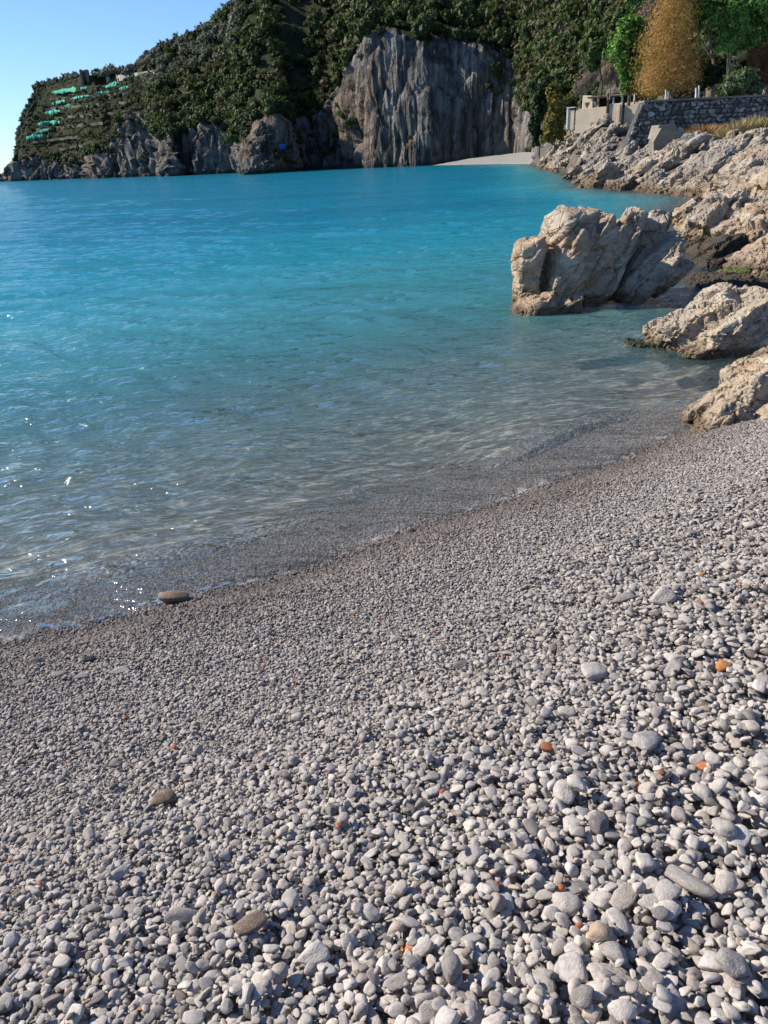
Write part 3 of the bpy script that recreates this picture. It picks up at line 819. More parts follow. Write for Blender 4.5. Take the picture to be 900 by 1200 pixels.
outcrop('rock_outcrop', [(845, 232, 930, 180, 31, 1.9, 4, 1), (880, 245, 960, 200, 28, 1.6, 3, 1), (860, 225, 920, 205, 29, 1.1, 3, .6)], .09, .16, 1.2, 34,
        'smooth honey coloured rock hump standing higher than the tilted beds')

# the long rocky shore below the walls: each outcrop is a pile of beds lying on the rising ground
def shore_pile(poly, n, seed, label, L=(2.0, 4.5), voxel=.16, mat=None, rise=0.0):
    r = np.random.default_rng(seed); bm = bmesh.new()
    poly = np.array(poly, float); (x0, y0), (x1, y1) = poly.min(0), poly.max(0); k = 0
    a, b = poly, np.roll(poly, -1, 0)
    while k < n:
        x, y = r.uniform(x0, x1), r.uniform(y0, y1)
        c = ((a[:, 1] > y) != (b[:, 1] > y)) & (x < (b[:, 0] - a[:, 0]) * (y - a[:, 1]) / (b[:, 1] - a[:, 1] + 1e-9) + a[:, 0])
        if c.sum() % 2 == 0: continue
        z = ground_z(np.array([x]), np.array([y]))[0] + rise
        ln = r.uniform(*L); tilt = math.radians(r.uniform(22, 48)); yw = r.uniform(-.35, .35)
        ax = np.array([math.cos(tilt) * math.cos(yw), math.cos(tilt) * math.sin(yw), math.sin(tilt)])
        ctr = np.array([x, y, z + r.uniform(-.45, .32) * ln * .3])
        hull_slab(bm, ctr, axes_from(-ax, ax, (.2, 1, 0)), (ln / 2, r.uniform(.5, 1.0) * ln * .45, r.uniform(.12, .22) * ln), seed * 50 + k)
        k += 1
    o = finish_rock('shore_outcrop', bm, voxel, mat or M_ROCKF, voxel * 1.7, L[1] * .45, seed)
    tag(o, label, 'rock', 'rock outcrops along the rocky shore'); return o
shore_pile([(28.5, 150), (24.4, 128), (22.6, 100), (27, 100), (31, 112), (33, 150)], 64, 51, 'dark grey jointed rocks sloping to the sea below the beige terrace wall', (2.6, 5), .22, rise=-.2)
shore_pile([(22.3, 100), (18.6, 75), (26, 74), (29, 90), (29, 100)], 46, 52, 'grey tilted rocks dropping to the sea between the terrace and the stone wall', (2.4, 4.6), .19, rise=.1)
shore_pile([(18.4, 75), (16.0, 62), (17, 58), (25.5, 60), (26, 75)], 44, 53, 'light grey rocks with a shadowed cleft below the left end of the stone wall', (2.2, 4.4), .16)
shore_pile([(16.4, 59), (16.8, 48), (24, 46), (27, 58)], 44, 54, 'blocky cream rocks at the sea edge below the concrete slab', (1.8, 3.8), .135)
shore_pile([(16.9, 49), (17.2, 42), (15, 38.5), (21, 36), (26, 46)], 44, 55, 'rounded cream rocks at the sea edge across the channel behind the sea rock', (1.5, 3.2), .12)
shore_pile([(26, 46), (24, 40), (33, 40), (36, 56), (27, 58)], 36, 56, 'broad pale rock terraces below the dry grass and stone wall', (2.2, 4.2), .15, rise=.1)
shore_pile([(25, 58), (36, 56), (38, 69), (26, 69)], 32, 57, 'whitish rock slabs right in front of the dry grass', (2.0, 3.6), .16, rise=.1)
shore_pile([(15.5, 38), (12, 30.5), (20, 29), (22, 37)], 30, 58, 'jumbled cream boulders between the tilted beds and the channel', (1.3, 2.6), .1)

# ------------------------------------------------------------------ small mesh builder
class MB:
    def __init__(s): s.bm = bmesh.new()
    def box(s, a, b, bevel=0.0, jit=0.0, seed=0):
        a = np.array(a, float); b = np.array(b, float); c = (a + b) / 2; d = b - a
        r = bmesh.ops.create_cube(s.bm, size=1.0); rr = random.Random(seed)
        for v in r['verts']: v.co = Vector((c[0] + v.co.x * d[0] + rr.uniform(-jit, jit), c[1] + v.co.y * d[1] + rr.uniform(-jit, jit), c[2] + v.co.z * d[2] + rr.uniform(-jit, jit)))
        if bevel: bmesh.ops.bevel(s.bm, geom=list({e for v in r['verts'] for e in v.link_edges}), offset=bevel, segments=1, affect='EDGES')
        return s
    def tube(s, pts, rads, n=7):
        rings = []
        for i, (p, r) in enumerate(zip(pts, rads)):
            p = Vector(p); q = Vector(pts[min(i + 1, len(pts) - 1)]) - Vector(pts[max(i - 1, 0)]); q.normalize()
            x = q.orthogonal().normalized(); y = q.cross(x)
            rings.append([s.bm.verts.new(p + (x * math.cos(a) + y * math.sin(a)) * r) for a in [2 * math.pi * k / n for k in range(n)]])
        for a, b in zip(rings[:-1], rings[1:]):
            for k in range(n): s.bm.faces.new((a[k], a[(k + 1) % n], b[(k + 1) % n], b[k]))
        s.bm.faces.new(rings[0][::-1]); s.bm.faces.new(rings[-1]); return s
    def lathe(s, c, prof, n=12):
        rings = [[s.bm.verts.new((c[0] + r * math.cos(2 * math.pi * k / n), c[1] + r * math.sin(2 * math.pi * k / n), c[2] + z)) for k in range(n)] for r, z in prof]
        for a, b in zip(rings[:-1], rings[1:]):
            for k in range(n): s.bm.faces.new((a[k], a[(k + 1) % n], b[(k + 1) % n], b[k]))
        s.bm.faces.new(rings[0][::-1]); s.bm.faces.new(rings[-1]); return s
    def prism(s, poly, y0, y1):
        """polygon in x,z extruded along y"""
        a = [s.bm.verts.new((x, y0, z)) for x, z in poly]; b = [s.bm.verts.new((x, y1, z)) for x, z in poly]
        n = len(poly); s.bm.faces.new(a); s.bm.faces.new(b[::-1])
        for k in range(n): s.bm.faces.new((a[k], b[k], b[(k + 1) % n], a[(k + 1) % n]))
        bmesh.ops.recalc_face_normals(s.bm, faces=s.bm.faces); return s
    def build(s, name, mat, parent=None):
        me = bpy.data.meshes.new(name); bmesh.ops.recalc_face_normals(s.bm, faces=s.bm.faces); s.bm.to_mesh(me); s.bm.free()
        return link(name, me, mat, parent)

M_STONE = None
def mat_stone():
    t = NT('wall_stone'); r = t.rnd(); p = t.pos()
    base = t.ramp(r, [(0, (.09, .087, .085)), (.5, (.19, .182, .172)), (.85, (.31, .295, .27)), (1, (.44, .41, .37))])
    n = t.noise(p, 3, 5, .65)
    base = t.mix(.8, base, t.ramp(n, [(.3, .6), (.7, 1.25)]), 'MULTIPLY')
    t.principled(base, .9, t.bump(n, .7, .06), .15); return t.m
M_STONE = mat_stone()
M_MORTAR = mat_plain('dark_mortar', (.05, .048, .045), (.10, .095, .088), 4)
M_PLASTER = mat_plain('beige_plaster', (.56, .44, .31), (.68, .57, .43), 1.3, .9, .4, .03)
M_WHITE = mat_plain('white_paint', (.62, .60, .56), (.76, .74, .70), 2)
M_CONC = mat_plain('weathered_concrete', (.17, .145, .115), (.28, .245, .195), 1.1, .9, .5, .04)
M_SLATE = mat_plain('dark_roof', (.10, .09, .08), (.17, .15, .13), 2)
M_DARKW = mat_plain('dark_timber', (.035, .03, .025), (.07, .055, .045), 4)
M_TERRA = mat_plain('terracotta', (.30, .13, .07), (.40, .19, .10), 4)
M_BARK = mat_plain('grey_bark', (.17, .14, .11), (.34, .29, .24), 6, .9, .8, .02)
M_BARKD = mat_plain('brown_bark', (.08, .055, .04), (.17, .12, .085), 6, .9, .8, .02)

# ------------------------------------------------------------------ dark stone retaining wall
def stone_wall():
    Y = 76.0
    bl, tl = at(738, 164, Y), at(753, 120.5, Y + .6)
    x1 = at(1000, 110, Y)[0]; zt = tl[2]; zb = bl[2] - .5
    root = empty('stone_wall', (bl[0], Y, zb))
    tag(root, 'dark grey dry stone retaining wall below the orange tree', 'wall')
    mb = MB()
    lean = (tl[0] - bl[0]) / (tl[2] - bl[2])
    mb.prism([(-.5 * lean, 0), (x1 - bl[0], 0), (x1 - bl[0], zt - zb), (tl[0] - bl[0], zt - zb)], .25, 1.6)
    mb.build('backing', M_MORTAR, root)
    mb = MB(); mb.prism([(tl[0] - bl[0] - .05, zt - zb + .004), (x1 - bl[0], zt - zb + .004), (x1 - bl[0], zt - zb + .16), (tl[0] - bl[0] - .05, zt - zb + .16)], .02, 1.55)
    mb.build('coping', M_CONC, root)
    r = np.random.default_rng(3); shapes = []
    for k in range(7):
        bm = bmesh.new(); hull_slab(bm, (0, 0, 0), np.eye(3), (.5, .5, .5), 700 + k, 14, .7)
        me = bpy.data.meshes.new('wall_stone'); bm.to_mesh(me); bm.free(); me.materials.append(M_STONE); shapes.append(me)
    H = zt - zb; z = .0; cnt = 0
    while z < H - .1 and cnt < 296:
        h = r.uniform(.3, .44); x = lean * (z - .5) - .1
        while x < 13.0 and cnt < 296:
            wd = r.uniform(.26, .78)
            hh = h * r.uniform(.85, 1.2)
            o = link('stone', shapes[int(r.integers(7))], None, root); cnt += 1
            o.location = (x + wd / 2, .22 + r.uniform(-.05, .08), min(z + h / 2 + r.uniform(-.05, .05), H - hh * .45)); o.scale = (wd * r.uniform(.95, 1.25), .42, hh * r.uniform(.85, 1.25))
            o.rotation_euler = (r.uniform(-.2, .2), r.uniform(-.5, .5), r.uniform(-.2, .2))
            x += wd * .97
        z += h * .94
stone_wall()

# concrete slab in front of the wall
def concrete():
    Y = 66.0
    p = [at(766, 166, Y), at(775, 150, Y), at(795, 144, Y), at(800, 158, Y), at(862, 166, Y), at(862, 176, Y), at(766, 176, Y)]
    o0 = p[0]
    root = empty('concrete_ramp', tuple(o0)); tag(root, 'weathered concrete ramp block with dark end face below the stone wall', 'ramp')
    MB().prism([(q[0] - o0[0], q[2] - o0[2]) for q in (p[0], p[1], at(862, 163.5, Y), at(862, 178, Y), at(766, 178, Y))], 0, 1.2).build('slab', M_CONC, root)
    MB().prism([(q[0] - o0[0], q[2] - o0[2]) for q in (at(774, 162, Y), at(779, 145.5, Y), at(797, 143.5, Y), at(806, 162, Y))], 1.204, 3.0).build('block', M_CONC, root)
concrete()

# ------------------------------------------------------------------ terrace with shelter beside the wall
def terrace():
    Y = 104.0; k = Y
    A, B = at(664, 148, Y), at(752, 118, Y - 6)
    root = empty('terrace_building', (A[0], Y, A[2])); tag(root, 'beige terrace with open shelter and urns on the rocks', 'building')
    S = Y / (FPX * cP + 420 * sP)           # metres per photo pixel at that distance
    def X(px): return at(px, 140, Y)[0] - A[0]
    def Z(py, px=700): return at(px, py, Y)[2] - A[2]
    zt = Z(127.5, 690); zb = Z(156, 690)
    root.rotation_euler = (0, 0, math.radians(-36))
    MB().box((X(675), 0, zb), (X(711), .45, zt), .03, .03, 1).build('parapet', M_PLASTER, root)
    MB().box((X(713.5), .1, zb), (X(728), .5, Z(123, 720)), .03, .03, 2).build('parapet', M_PLASTER, root)
    MB().box((X(730), .5, zb - .5), (X(748), .9, Z(122, 738)), .03, .03, 3).build('retaining_panel', M_PLASTER, root)
    MB().box((X(711), -.05, Z(150, 712)), (X(713.5), .6, Z(118, 712)), .02).build('dark_post', M_DARKW, root)
    MB().box((X(724), -.06, Z(158, 725)), (X(727), .09, Z(124, 726)), .02).build('buttress', M_PLASTER, root)
    MB().box((X(664), -.1, Z(152, 664)), (X(666), .3, Z(127, 664)), .02).build('corner_post', M_WHITE, root)
    MB().box((X(666), .0, Z(152, 668)), (X(673), .3, Z(129, 668)), .02).build('side_panel', M_PLASTER, root)
    MB().box((X(663.4), -.15, Z(127, 664)), (X(674), .4, Z(126, 664)), .02).build('rail', M_WHITE, root)
    # floor of the terrace and shelter behind
    MB().box((X(676), .52, zb - .5), (X(729), 6, Z(130, 700)), 0).build('terrace_floor', M_CONC, root)
    MB().box((X(673), 2.2, Z(130, 680)), (X(685), 4.5, Z(112, 680)), .05, .08, 5).build('end_wall', M_PLASTER, root)
    MB().box((X(684), 4.6, Z(130, 700)), (X(728), 4.9, Z(113.5, 700)), .02).build('back_wall', M_DARKW, root)
    MB().box((X(683), 1.2, Z(115, 700)), (X(726), 5.1, Z(113.2, 700)), .04, .05, 6).build('roof', M_CONC, root)
    for q in (687, 694, 712, 722):
        MB().box((X(q), 1.5, Z(130, q)), (X(q + 1.6), 1.8, Z(115, q)), .02).build('column', M_WHITE, root)
    for q in (687, 698, 711.5):
        u = MB().lathe((X(q), .22, zt if q < 705 else Z(118, 712)), [(.14, 0), (.10, .12), (.2, .3), (.3, .5), (.33, .62), (.26, .6)]).build('urn', M_CONC, root)
    # dry mound of bare vines over the roof
    V, T = leaf_cloud([((X(701), 4, Z(108, 700)), (1.3, 1.0, 1.0)), ((X(714), 4.2, Z(106, 710)), (1.6, 1.2, 1.3)), ((X(707), 4.4, Z(101, 707)), (1.0, 1.0, 1.0))], 1500, .16, 71, .12)
    me = cloud_mesh('vines', V, T, mat_leaf('bare_vine', (.30, .22, .15), (.45, .36, .27), trans=.1), core_ball([((X(706), 4, Z(107, 706)), (1.7, 1.0, 1.2))], 3))
    link('vines', me, None, root)
terrace()

# ------------------------------------------------------------------ trees by the walls
def wood(root, base, segs, mat):
    mb = MB()
    for pts, rads in segs: mb.tube([np.array(p) - base for p in pts], rads)
    return mb.build('trunk', mat, root)
def px_blobs(bl, Y, base, depth=.8, fat=1.0):
    out = []
    for px, py, rx, ry, dy in bl:
        c = at(px, py, Y + dy); s = np.linalg.norm(at(px + 1, py, Y) - at(px, py, Y))
        out.append((c - base, (rx * s * fat, depth * rx * s * fat, ry * s * fat)))
    return out
def tree(name, label, Y, bpx, bpy_, blobs, nleaf, size, leaf, bark, seed, trunk=.14, group=None, aspect=.55, core=.6, up=.25, clump=.35, cat='tree'):
    base = at(bpx, bpy_, Y); r = random.Random(seed)
    root = empty(name, tuple(base)); tag(root, label, cat, group)
    bl = px_blobs(blobs, Y, base, fat=1.28 if 'pine' in name else 1.0)
    V, T = leaf_cloud(bl, nleaf, size, seed, aspect, up, clump)
    me = cloud_mesh('crown', V, T, leaf, core_ball(bl, seed, core) if core else None); link('crown', me, None, root)
    segs = []
    top = max(b[0][2] for b in bl)
    mid = np.mean([b[0] for b in bl], 0)
    stem = [base + np.array([mid[0] * f ** 1.5 + r.uniform(-.12, .12), mid[1] * f, (top * .9) * f - (.4 if f == 0 else 0)]) for f in (0, .2, .4, .6, .8, 1)]
    segs.append((stem, [trunk * q for q in (1.3, 1, .85, .65, .45, .15)]))
    for c, rad in bl:
        f = min(.85, max(.15, c[2] / top - .25)); k = int(f * 5); s = stem[k]
        e = base + c; m = (s + e) / 2 + np.array([r.uniform(-.2, .2), 0, .15])
        segs.append(([s, m, e], [trunk * .5, trunk * .35, trunk * .1]))
    wood(root, base, segs, bark)
    return root
L_BRIGHT = mat_leaf('bright_green_leaf', (.06, .15, .022), (.2, .34, .07), var=.4)
L_MIDG = mat_leaf('mid_green_leaf', (.05, .09, .02), (.13, .17, .045), var=.4)
L_PINE = mat_leaf('pine_needles', (.06, .15, .03), (.19, .33, .075), var=.45, trans=.32)
L_ORANGE = mat_leaf('autumn_orange_needles', (.42, .235, .08), (.66, .43, .17), var=.4, trans=.4)
L_PINK = mat_leaf('bare_pinkish_twigs', (.17, .12, .09), (.30, .23, .17), var=.4, trans=.1)
L_RUST = mat_leaf('rust_brown_leaf', (.24, .1, .045), (.42, .21, .1), var=.4)
L_GREY = mat_leaf('grey_green_leaf', (.1, .15, .07), (.26, .32, .17), var=.4)
L_DARK = mat_leaf('deep_green_leaf', (.018, .035, .012), (.05, .085, .025), var=.45)
L_YELL = mat_leaf('yellow_green_leaf', (.10, .10, .02), (.26, .20, .05), var=.45)

tree('green_tree', 'bright green leafy tree rising beside the terrace shelter', 88, 738, 119,
     [(727, 60, 16, 17, 0), (743, 48, 14, 22, .5), (733, 40, 12, 14, 0), (738, 80, 14, 14, -.4), (736, 100, 9, 14, -.4), (748, 66, 9, 14, 0), (726, 78, 8, 8, 0)], 6500, .20, L_BRIGHT, M_BARKD, 201, .13, core=.55)
tree('green_tree', 'green leafy tree behind the larger bright green one', 94, 742, 60,
     [(745, 8, 11, 14, 0), (757, 3, 9, 12, 0), (740, -10, 12, 12, 0), (760, -14, 12, 12, 0)], 3500, .2, L_BRIGHT, M_BARKD, 202, .12)
tree('olive_green_tree', 'rounded olive green tree overhanging the terrace shelter', 95, 705, 108,
     [(700, 62, 10, 10, 0), (694, 76, 8, 12, 0), (706, 54, 8, 7, 0)], 2600, .18, L_MIDG, M_BARKD, 203, .1)
tree('autumn_tree', 'tall orange brown autumn tree with fine twigs above the stone wall', 82, 784, 117,
     [(784, 92, 31, 24, 0), (782, 62, 29, 26, 0), (786, 32, 24, 26, 0), (794, 4, 18, 22, 0), (770, 100, 20, 16, -.5), (800, 84, 18, 26, 0), (800, -14, 16, 18, 0)], 21000, .20, L_ORANGE, M_BARK, 204, .1, aspect=.10, core=None, clump=.6, up=0)
tree('bare_tree', 'pinkish bare tree between the green tree and the orange one', 90, 760, 70,
     [(756, 28, 13, 18, 0), (763, 12, 9, 14, 0), (750, 44, 8, 12, 0)], 3200, .22, L_PINK, M_BARK, 205, .08, aspect=.1, core=None, clump=.6)
for k, (bl, lb, bx, by, Y) in enumerate([
        ([(826, 14, 22, 14, 0), (812, 28, 12, 10, 0), (840, 2, 16, 12, 0), (822, -6, 18, 12, 0)], 'umbrella pine leaning over the orange autumn tree', 836, 113, 84),
        ([(862, 14, 20, 17, 0), (848, 24, 14, 10, 0), (868, 34, 16, 14, -.5), (856, 52, 14, 9, -1), (872, 50, 12, 9, -1), (850, -4, 16, 10, 0)], 'umbrella pine with tiered green boughs above the grey shrub', 850, 112, 82),
        ([(892, 8, 16, 14, -1), (906, 18, 16, 14, -1), (896, -8, 18, 12, 0), (908, 40, 12, 10, 0)], 'umbrella pine standing above the rust brown bush', 896, 110, 82)]):
    tree('pine_tree', lb, Y, bx, by, bl, 7500, .22, L_PINE, M_BARK, 210 + k, .17, 'pines above the stone wall', aspect=.3, core=.62, clump=.3, up=.5)
tree('dark_shrub', 'dark green shrub under the pines behind the stone wall', 84, 826, 114, [(822, 82, 10, 12, 0), (834, 92, 12, 12, 0), (820, 98, 8, 10, 0), (846, 84, 8, 12, 1), (828, 70, 8, 8, 1)], 3600, .16, L_DARK, M_BARKD, 220, .06, cat='shrub')
tree('grey_shrub', 'rounded grey green shrub standing on the stone wall', 78, 866, 113, [(862, 100, 14, 10, 0), (874, 94, 12, 10, 0), (850, 106, 9, 7, 0), (880, 104, 12, 8, 0)], 3000, .15, L_GREY, M_BARKD, 221, .06, cat='shrub')
tree('rust_bush', 'rust brown dry bush beside the grey green shrub', 80, 892, 114, [(888, 76, 12, 16, 0), (898, 92, 14, 16, 0), (884, 98, 9, 10, 0), (904, 66, 10, 14, 0)], 4200, .2, L_RUST, M_BARKD, 222, .06, aspect=.14, core=.4, cat='bush')
tree('bare_bush', 'bare pinkish bush behind the terrace end wall', 112, 688, 118, [(684, 102, 10, 9, 0), (692, 94, 10, 10, 0), (678, 108, 7, 8, 0)], 2600, .2, L_PINK, M_BARK, 223, .06, aspect=.1, core=.4, cat='bush')
tree('bare_bush', 'bare brownish bush above the shelter roof', 100, 716, 112, [(716, 88, 10, 12, 0), (708, 94, 9, 9, 0), (724, 98, 7, 10, 0)], 2600, .2, L_PINK, M_BARK, 224, .06, aspect=.1, core=.4, cat='bush')
tree('yellow_shrub', 'yellow green shrub hanging down the rocks beside the terrace', 118, 650, 176, [(652, 128, 8, 12, 0), (648, 146, 10, 12, 0), (642, 162, 8, 9, 0), (656, 158, 6, 10, 0), (648, 112, 7, 10, 1)], 3200, .26, L_YELL, M_BARKD, 225, .06, cat='shrub')
tree('dark_shrub', 'dark cypress like shrub between the cliff and the yellow shrub', 124, 632, 182, [(632, 130, 8, 20, 0), (626, 150, 7, 14, 0), (638, 108, 7, 14, 1), (630, 165, 7, 10, 0)], 3000, .26, L_DARK, M_BARKD, 226, .07, cat='shrub')
for k, (px, py, h, rs) in enumerate([(779.5, 116, 11, .07), (782.5, 116, 9, .06), (815, 115, 12, .09), (818.5, 115, 15, .08), (737.5, 120, 9, .1), (743, 120, 11, .1)]):
    b = at(px, py + 2, 77.3 if px > 750 else 90)
    t_ = at(px + .6, py - h, 77.3 if px > 750 else 90)
    o = MB().tube([(0, 0, 0), tuple((t_ - b) * .5 + np.array([.03, 0, 0])), tuple(t_ - b)], [rs, rs * .9, rs * .7]).build('white_post', M_WHITE)
    o.location = b; tag(o, 'pale post standing behind the stone wall' if px > 750 else 'white post between the terrace and the stone wall', 'post', 'posts behind the wall' if px > 750 else 'posts by the terrace')

# dry grass and bracken in front of the wall
def tussock(name, label, px, py, Y, w_px, h_px, n, mat, seed, lean=.35):
    r = np.random.default_rng(seed); b = at(px, py, Y); s = np.linalg.norm(at(px + 1, py, Y) - b)
    W, H = w_px * s, h_px * s
    V = []; T = []
    for k in range(n):
        x, y = r.normal(0, .36) * W, r.normal(0, .3) * W; h = H * r.uniform(.5, 1.1) * math.exp(-(x / W) ** 2)
        d = np.array([x / W * lean * 2 + r.normal(0, .25), r.normal(0, .3), 1]) * h; q = np.array([x, y, 0]); a = unit(np.cross(d, r.normal(size=3))) * r.uniform(.02, .045)
        m = q + d * .55 + np.array([0, 0, h * .05]); V += [q - a, q + a, m + a * .8, m - a * .8, m - a * .8, m + a * .8, q + d + a * .1, q + d - a * .1]; T += [r.random()] * 8
    o = link(name, cloud_mesh(name, np.array(V), np.array(T), mat)); o.location = b; tag(o, label, 'grass' if 'grass' in name else 'bracken', 'dry plants below the stone wall')
L_STRAW = mat_leaf('straw_grass', (.3, .23, .1), (.5, .41, .22), var=.35, trans=.2)
L_BRACK = mat_leaf('orange_bracken', (.27, .125, .045), (.42, .235, .10), var=.35, trans=.2)
for k, (px, py, Y, w_, h_) in enumerate([(866, 162, 66, 16, 20), (884, 160, 66, 14, 22), (850, 165, 67, 14, 14), (900, 162, 66, 12, 16), (836, 167, 68, 12, 10)]):
    tussock('dry_grass', 'straw coloured grass tussock in front of the stone wall', px, py, Y, w_, h_, 620, L_STRAW, 300 + k)
for k, (px, py, Y, w_, h_) in enumerate([(806, 164, 68, 18, 10), (822, 160, 69, 16, 13), (792, 166, 67.5, 12, 6), (838, 158, 70, 16, 11)]):
    tussock('dry_bracken', 'orange brown bracken patch beside the concrete ramp', px, py, Y, w_, h_, 620, L_BRACK, 320 + k, 1.2)

# ------------------------------------------------------------------ things on the headland
M_NET = mat_plain('green_net', (.03, .30, .20), (.12, .52, .36), .5, .8, .6, .3)
def headland_point(px, py):
    """point of the terrain seen at a photo pixel"""
    if 'pr' not in HEAD:
        A = HEAD['P'][:HEAD['n1'] + HEAD['n2'] + 2].reshape(-1, 3); HEAD['pr'] = (A, *project(A))
    A, xx, yy, ff = HEAD['pr']
    near = np.where((np.abs(yy - py) < 1.6) & (np.abs(xx - px) < 1.6))[0]
    j = int(near[np.argmin(ff[near])]) if len(near) else int(np.argmin((yy - py) ** 2 + (xx - px) ** 2)); return A[j]
def net(x0, y0, x1, y1, th, seed):
    n = 14; V = []; r = np.random.default_rng(seed)
    base = headland_point((x0 + x1) / 2, (y0 + y1) / 2); d0 = unit(np.array([base[0], base[1], 0]))
    for k in range(n):
        f = k / (n - 1); p = headland_point(x0 + (x1 - x0) * f, y0 + (y1 - y0) * f); Yd = p[1] - 4
        s = Yd / (FPX * cP + 420 * sP); hh = th * s * r.uniform(.55, 1.2) * (.35 + .65 * math.sin(math.pi * min(max(f, .08), .92)))
        c = at(x0 + (x1 - x0) * f, y0 + (y1 - y0) * f + r.uniform(-.4, .4), Yd)
        for a, (o, zz) in enumerate(((0, -.5), (-.7, -.1), (-.5, .45), (.6, .6), (1.2, .1))): V.append(c + d0 * o * hh * .6 + np.array([0, 0, zz * hh]))
    o = link('olive_net', mesh_np('olive_net', np.array(V) - base, grid_faces(n, 5), False), M_NET); o.location = base
    sf = o.modifiers.new('t', 'SOLIDIFY'); sf.thickness = .15
    return o
for k, a in enumerate(NETS):
    tag(net(*a, 400 + k), 'bright green olive net draped along a terrace of the headland', 'net', 'olive nets on the headland terraces')
M_FARW = mat_plain('pale_far_wall', (.30, .27, .235), (.44, .40, .35), .5)
def ruin():
    b = headland_point(100, 97); s = b[1] / (FPX * cP + 420 * sP); Y = b[1] - 1
    c = at(100, 96, Y); root = empty('ruined_tower', tuple(c)); tag(root, 'small roofless ruin of brown stone on the headland crest', 'ruin')
    R = mat_plain('brown_rubble', (.12, .09, .07), (.24, .19, .15), .8)
    MB().box((-2.4 * 1.0, 0, -4), (-1.2, 3.4, 6.4), .1, .2, 1).build('wall', R, root)
    MB().box((1.0, 0, -4), (2.4, 3.4, 6.3), .1, .2, 2).build('wall', R, root)
    MB().box((-1.2, 2.4, -4), (1.0, 3.3, 6.0), .1, .1, 3).build('wall', R, root)
    MB().box((-1.19, .1, 4.9), (.99, .9, 6.1), .1, .05, 4).build('lintel', R, root)
    MB().box((4.2, .5, -3), (5.4, 1.8, 6.0), .1, .15, 5).build('chimney', R, root)
ruin()
def ridge_wall():
    n = 16; xs = np.linspace(124, 186, n); V = []
    for x in xs:
        p = headland_point(x, np.interp(x, [124, 186], [93, 85])); Yd = p[1] - 2
        c = at(x, np.interp(x, [124, 186], [91.5, 83.5]), Yd)
        V += [c + np.array([0, 0, -2.2]), c + np.array([0, 0, .7]), c + np.array([.2, 1, .7]), c + np.array([.2, 1, -2.2])]
    b = V[0].copy(); o = link('terrace_wall', mesh_np('terrace_wall', np.array(V) - b, grid_faces(n, 4), False), M_FARW); o.location = b
    tag(o, 'long pale terrace wall under the olive trees on the headland ridge', 'wall')
ridge_wall()
def terrace_walls():
    for q, (xa, ya, xb, yb) in enumerate([(58, 116, 150, 108), (52, 127, 160, 118), (48, 139, 150, 130), (42, 151, 120, 143), (36, 166, 100, 158), (70, 174, 104, 168)]):
        n = 18; V = []
        for k in range(n):
            f = k / (n - 1); x = xa + (xb - xa) * f; y = ya + (yb - ya) * f + .5 * math.sin(k * 1.7 + q)
            p = headland_point(x, y); c = at(x, y, p[1] - 2.6); h = .8 + .3 * math.sin(k * 2.3)
            V += [c + np.array([0, 0, -1.3]), c + np.array([0, 0, h * .2]), c + np.array([.2, 1, h * .2]), c + np.array([.2, 1, -1.3])]
        b = V[0].copy(); o = link('terrace_wall', mesh_np('terrace_wall', np.array(V) - b, grid_faces(n, 4), False), mat_plain('dark_dry_stone', (.05, .046, .036), (.13, .115, .09), .35)); o.location = b
        tag(o, 'low dry stone wall along a shrubby terrace of the headland', 'wall', 'terrace walls of the headland')
terrace_walls()
def crest_row():
    r = np.random.default_rng(12)
    for px, py, s in [(118, 88, 2.6), (124, 87, 3.2), (131, 86, 3.2), (138, 85, 3.0), (146, 84, 3.2), (153, 83, 2.6), (170, 80, 2.4), (178, 77, 2.6), (190, 72, 2.8), (200, 68, 2.4), (214, 60, 2.6), (226, 55, 2.4), (240, 46, 2.6), (252, 40, 2.4), (264, 34, 2.2), (277, 22, 3.2), (283, 12, 2.8), (298, 8, 3.0), (50, 120, 1.8), (40, 136, 1.8), (33, 154, 1.6), (26, 168, 1.6)]:
        p = headland_point(px, py + 5); o = link('skyline_tree', OLIVE[int(r.integers(4))] if r.random() < .7 else EVER[int(r.integers(6))])
        s *= 1.45 if 115 < px < 156 else 1.1
        o.location = p - np.array([0, 0, .35 * s]); o.scale = (s, s, s * r.uniform(.9, 1.25)); o.rotation_euler = (0, 0, r.uniform(0, 6))
        tag(o, 'tree standing out against the sky on the headland crest', 'tree', 'trees on the headland skyline')
crest_row()
b = headland_point(331, 170); c = at(331, 172, b[1] - 6)
root = MB().box((-.8, 0, -.6), (.9, .15, .7), .03, .12, 4).build('blue_tarpaulin', mat_plain('blue_cloth', (.03, .11, .45), (.05, .16, .6), 1)); root.location = c
tag(root, 'small bright blue sheet on the dark foot of the cliff', 'tarpaulin')
bm = bmesh.new()
for k in range(7):
    f = k / 6; c = at(300 + 10 * f + 6 * math.sin(k * 2), 203 - 48 * f, 262 + 6 * f)
    hull_slab(bm, c, axes_from((0, 0, 0), (.35, .2, 1)), (5.2 - 2.0 * f, 3.5 * (1 - .4 * f), 3.0 * (1 - .35 * f)), 900 + k)
for k in range(4): hull_slab(bm, at(292 + 6 * k, 201 - k, 258), axes_from((0, 0, 0), (1, 0, .3)), (2.6, 2, 1.8), 920 + k)
o = finish_rock('rock_pinnacle', bm, .5, mat_cliff(), .7, 3.2, 61); tag(o, 'jagged sunlit rock pinnacle at the foot of the headland cliff', 'rock')

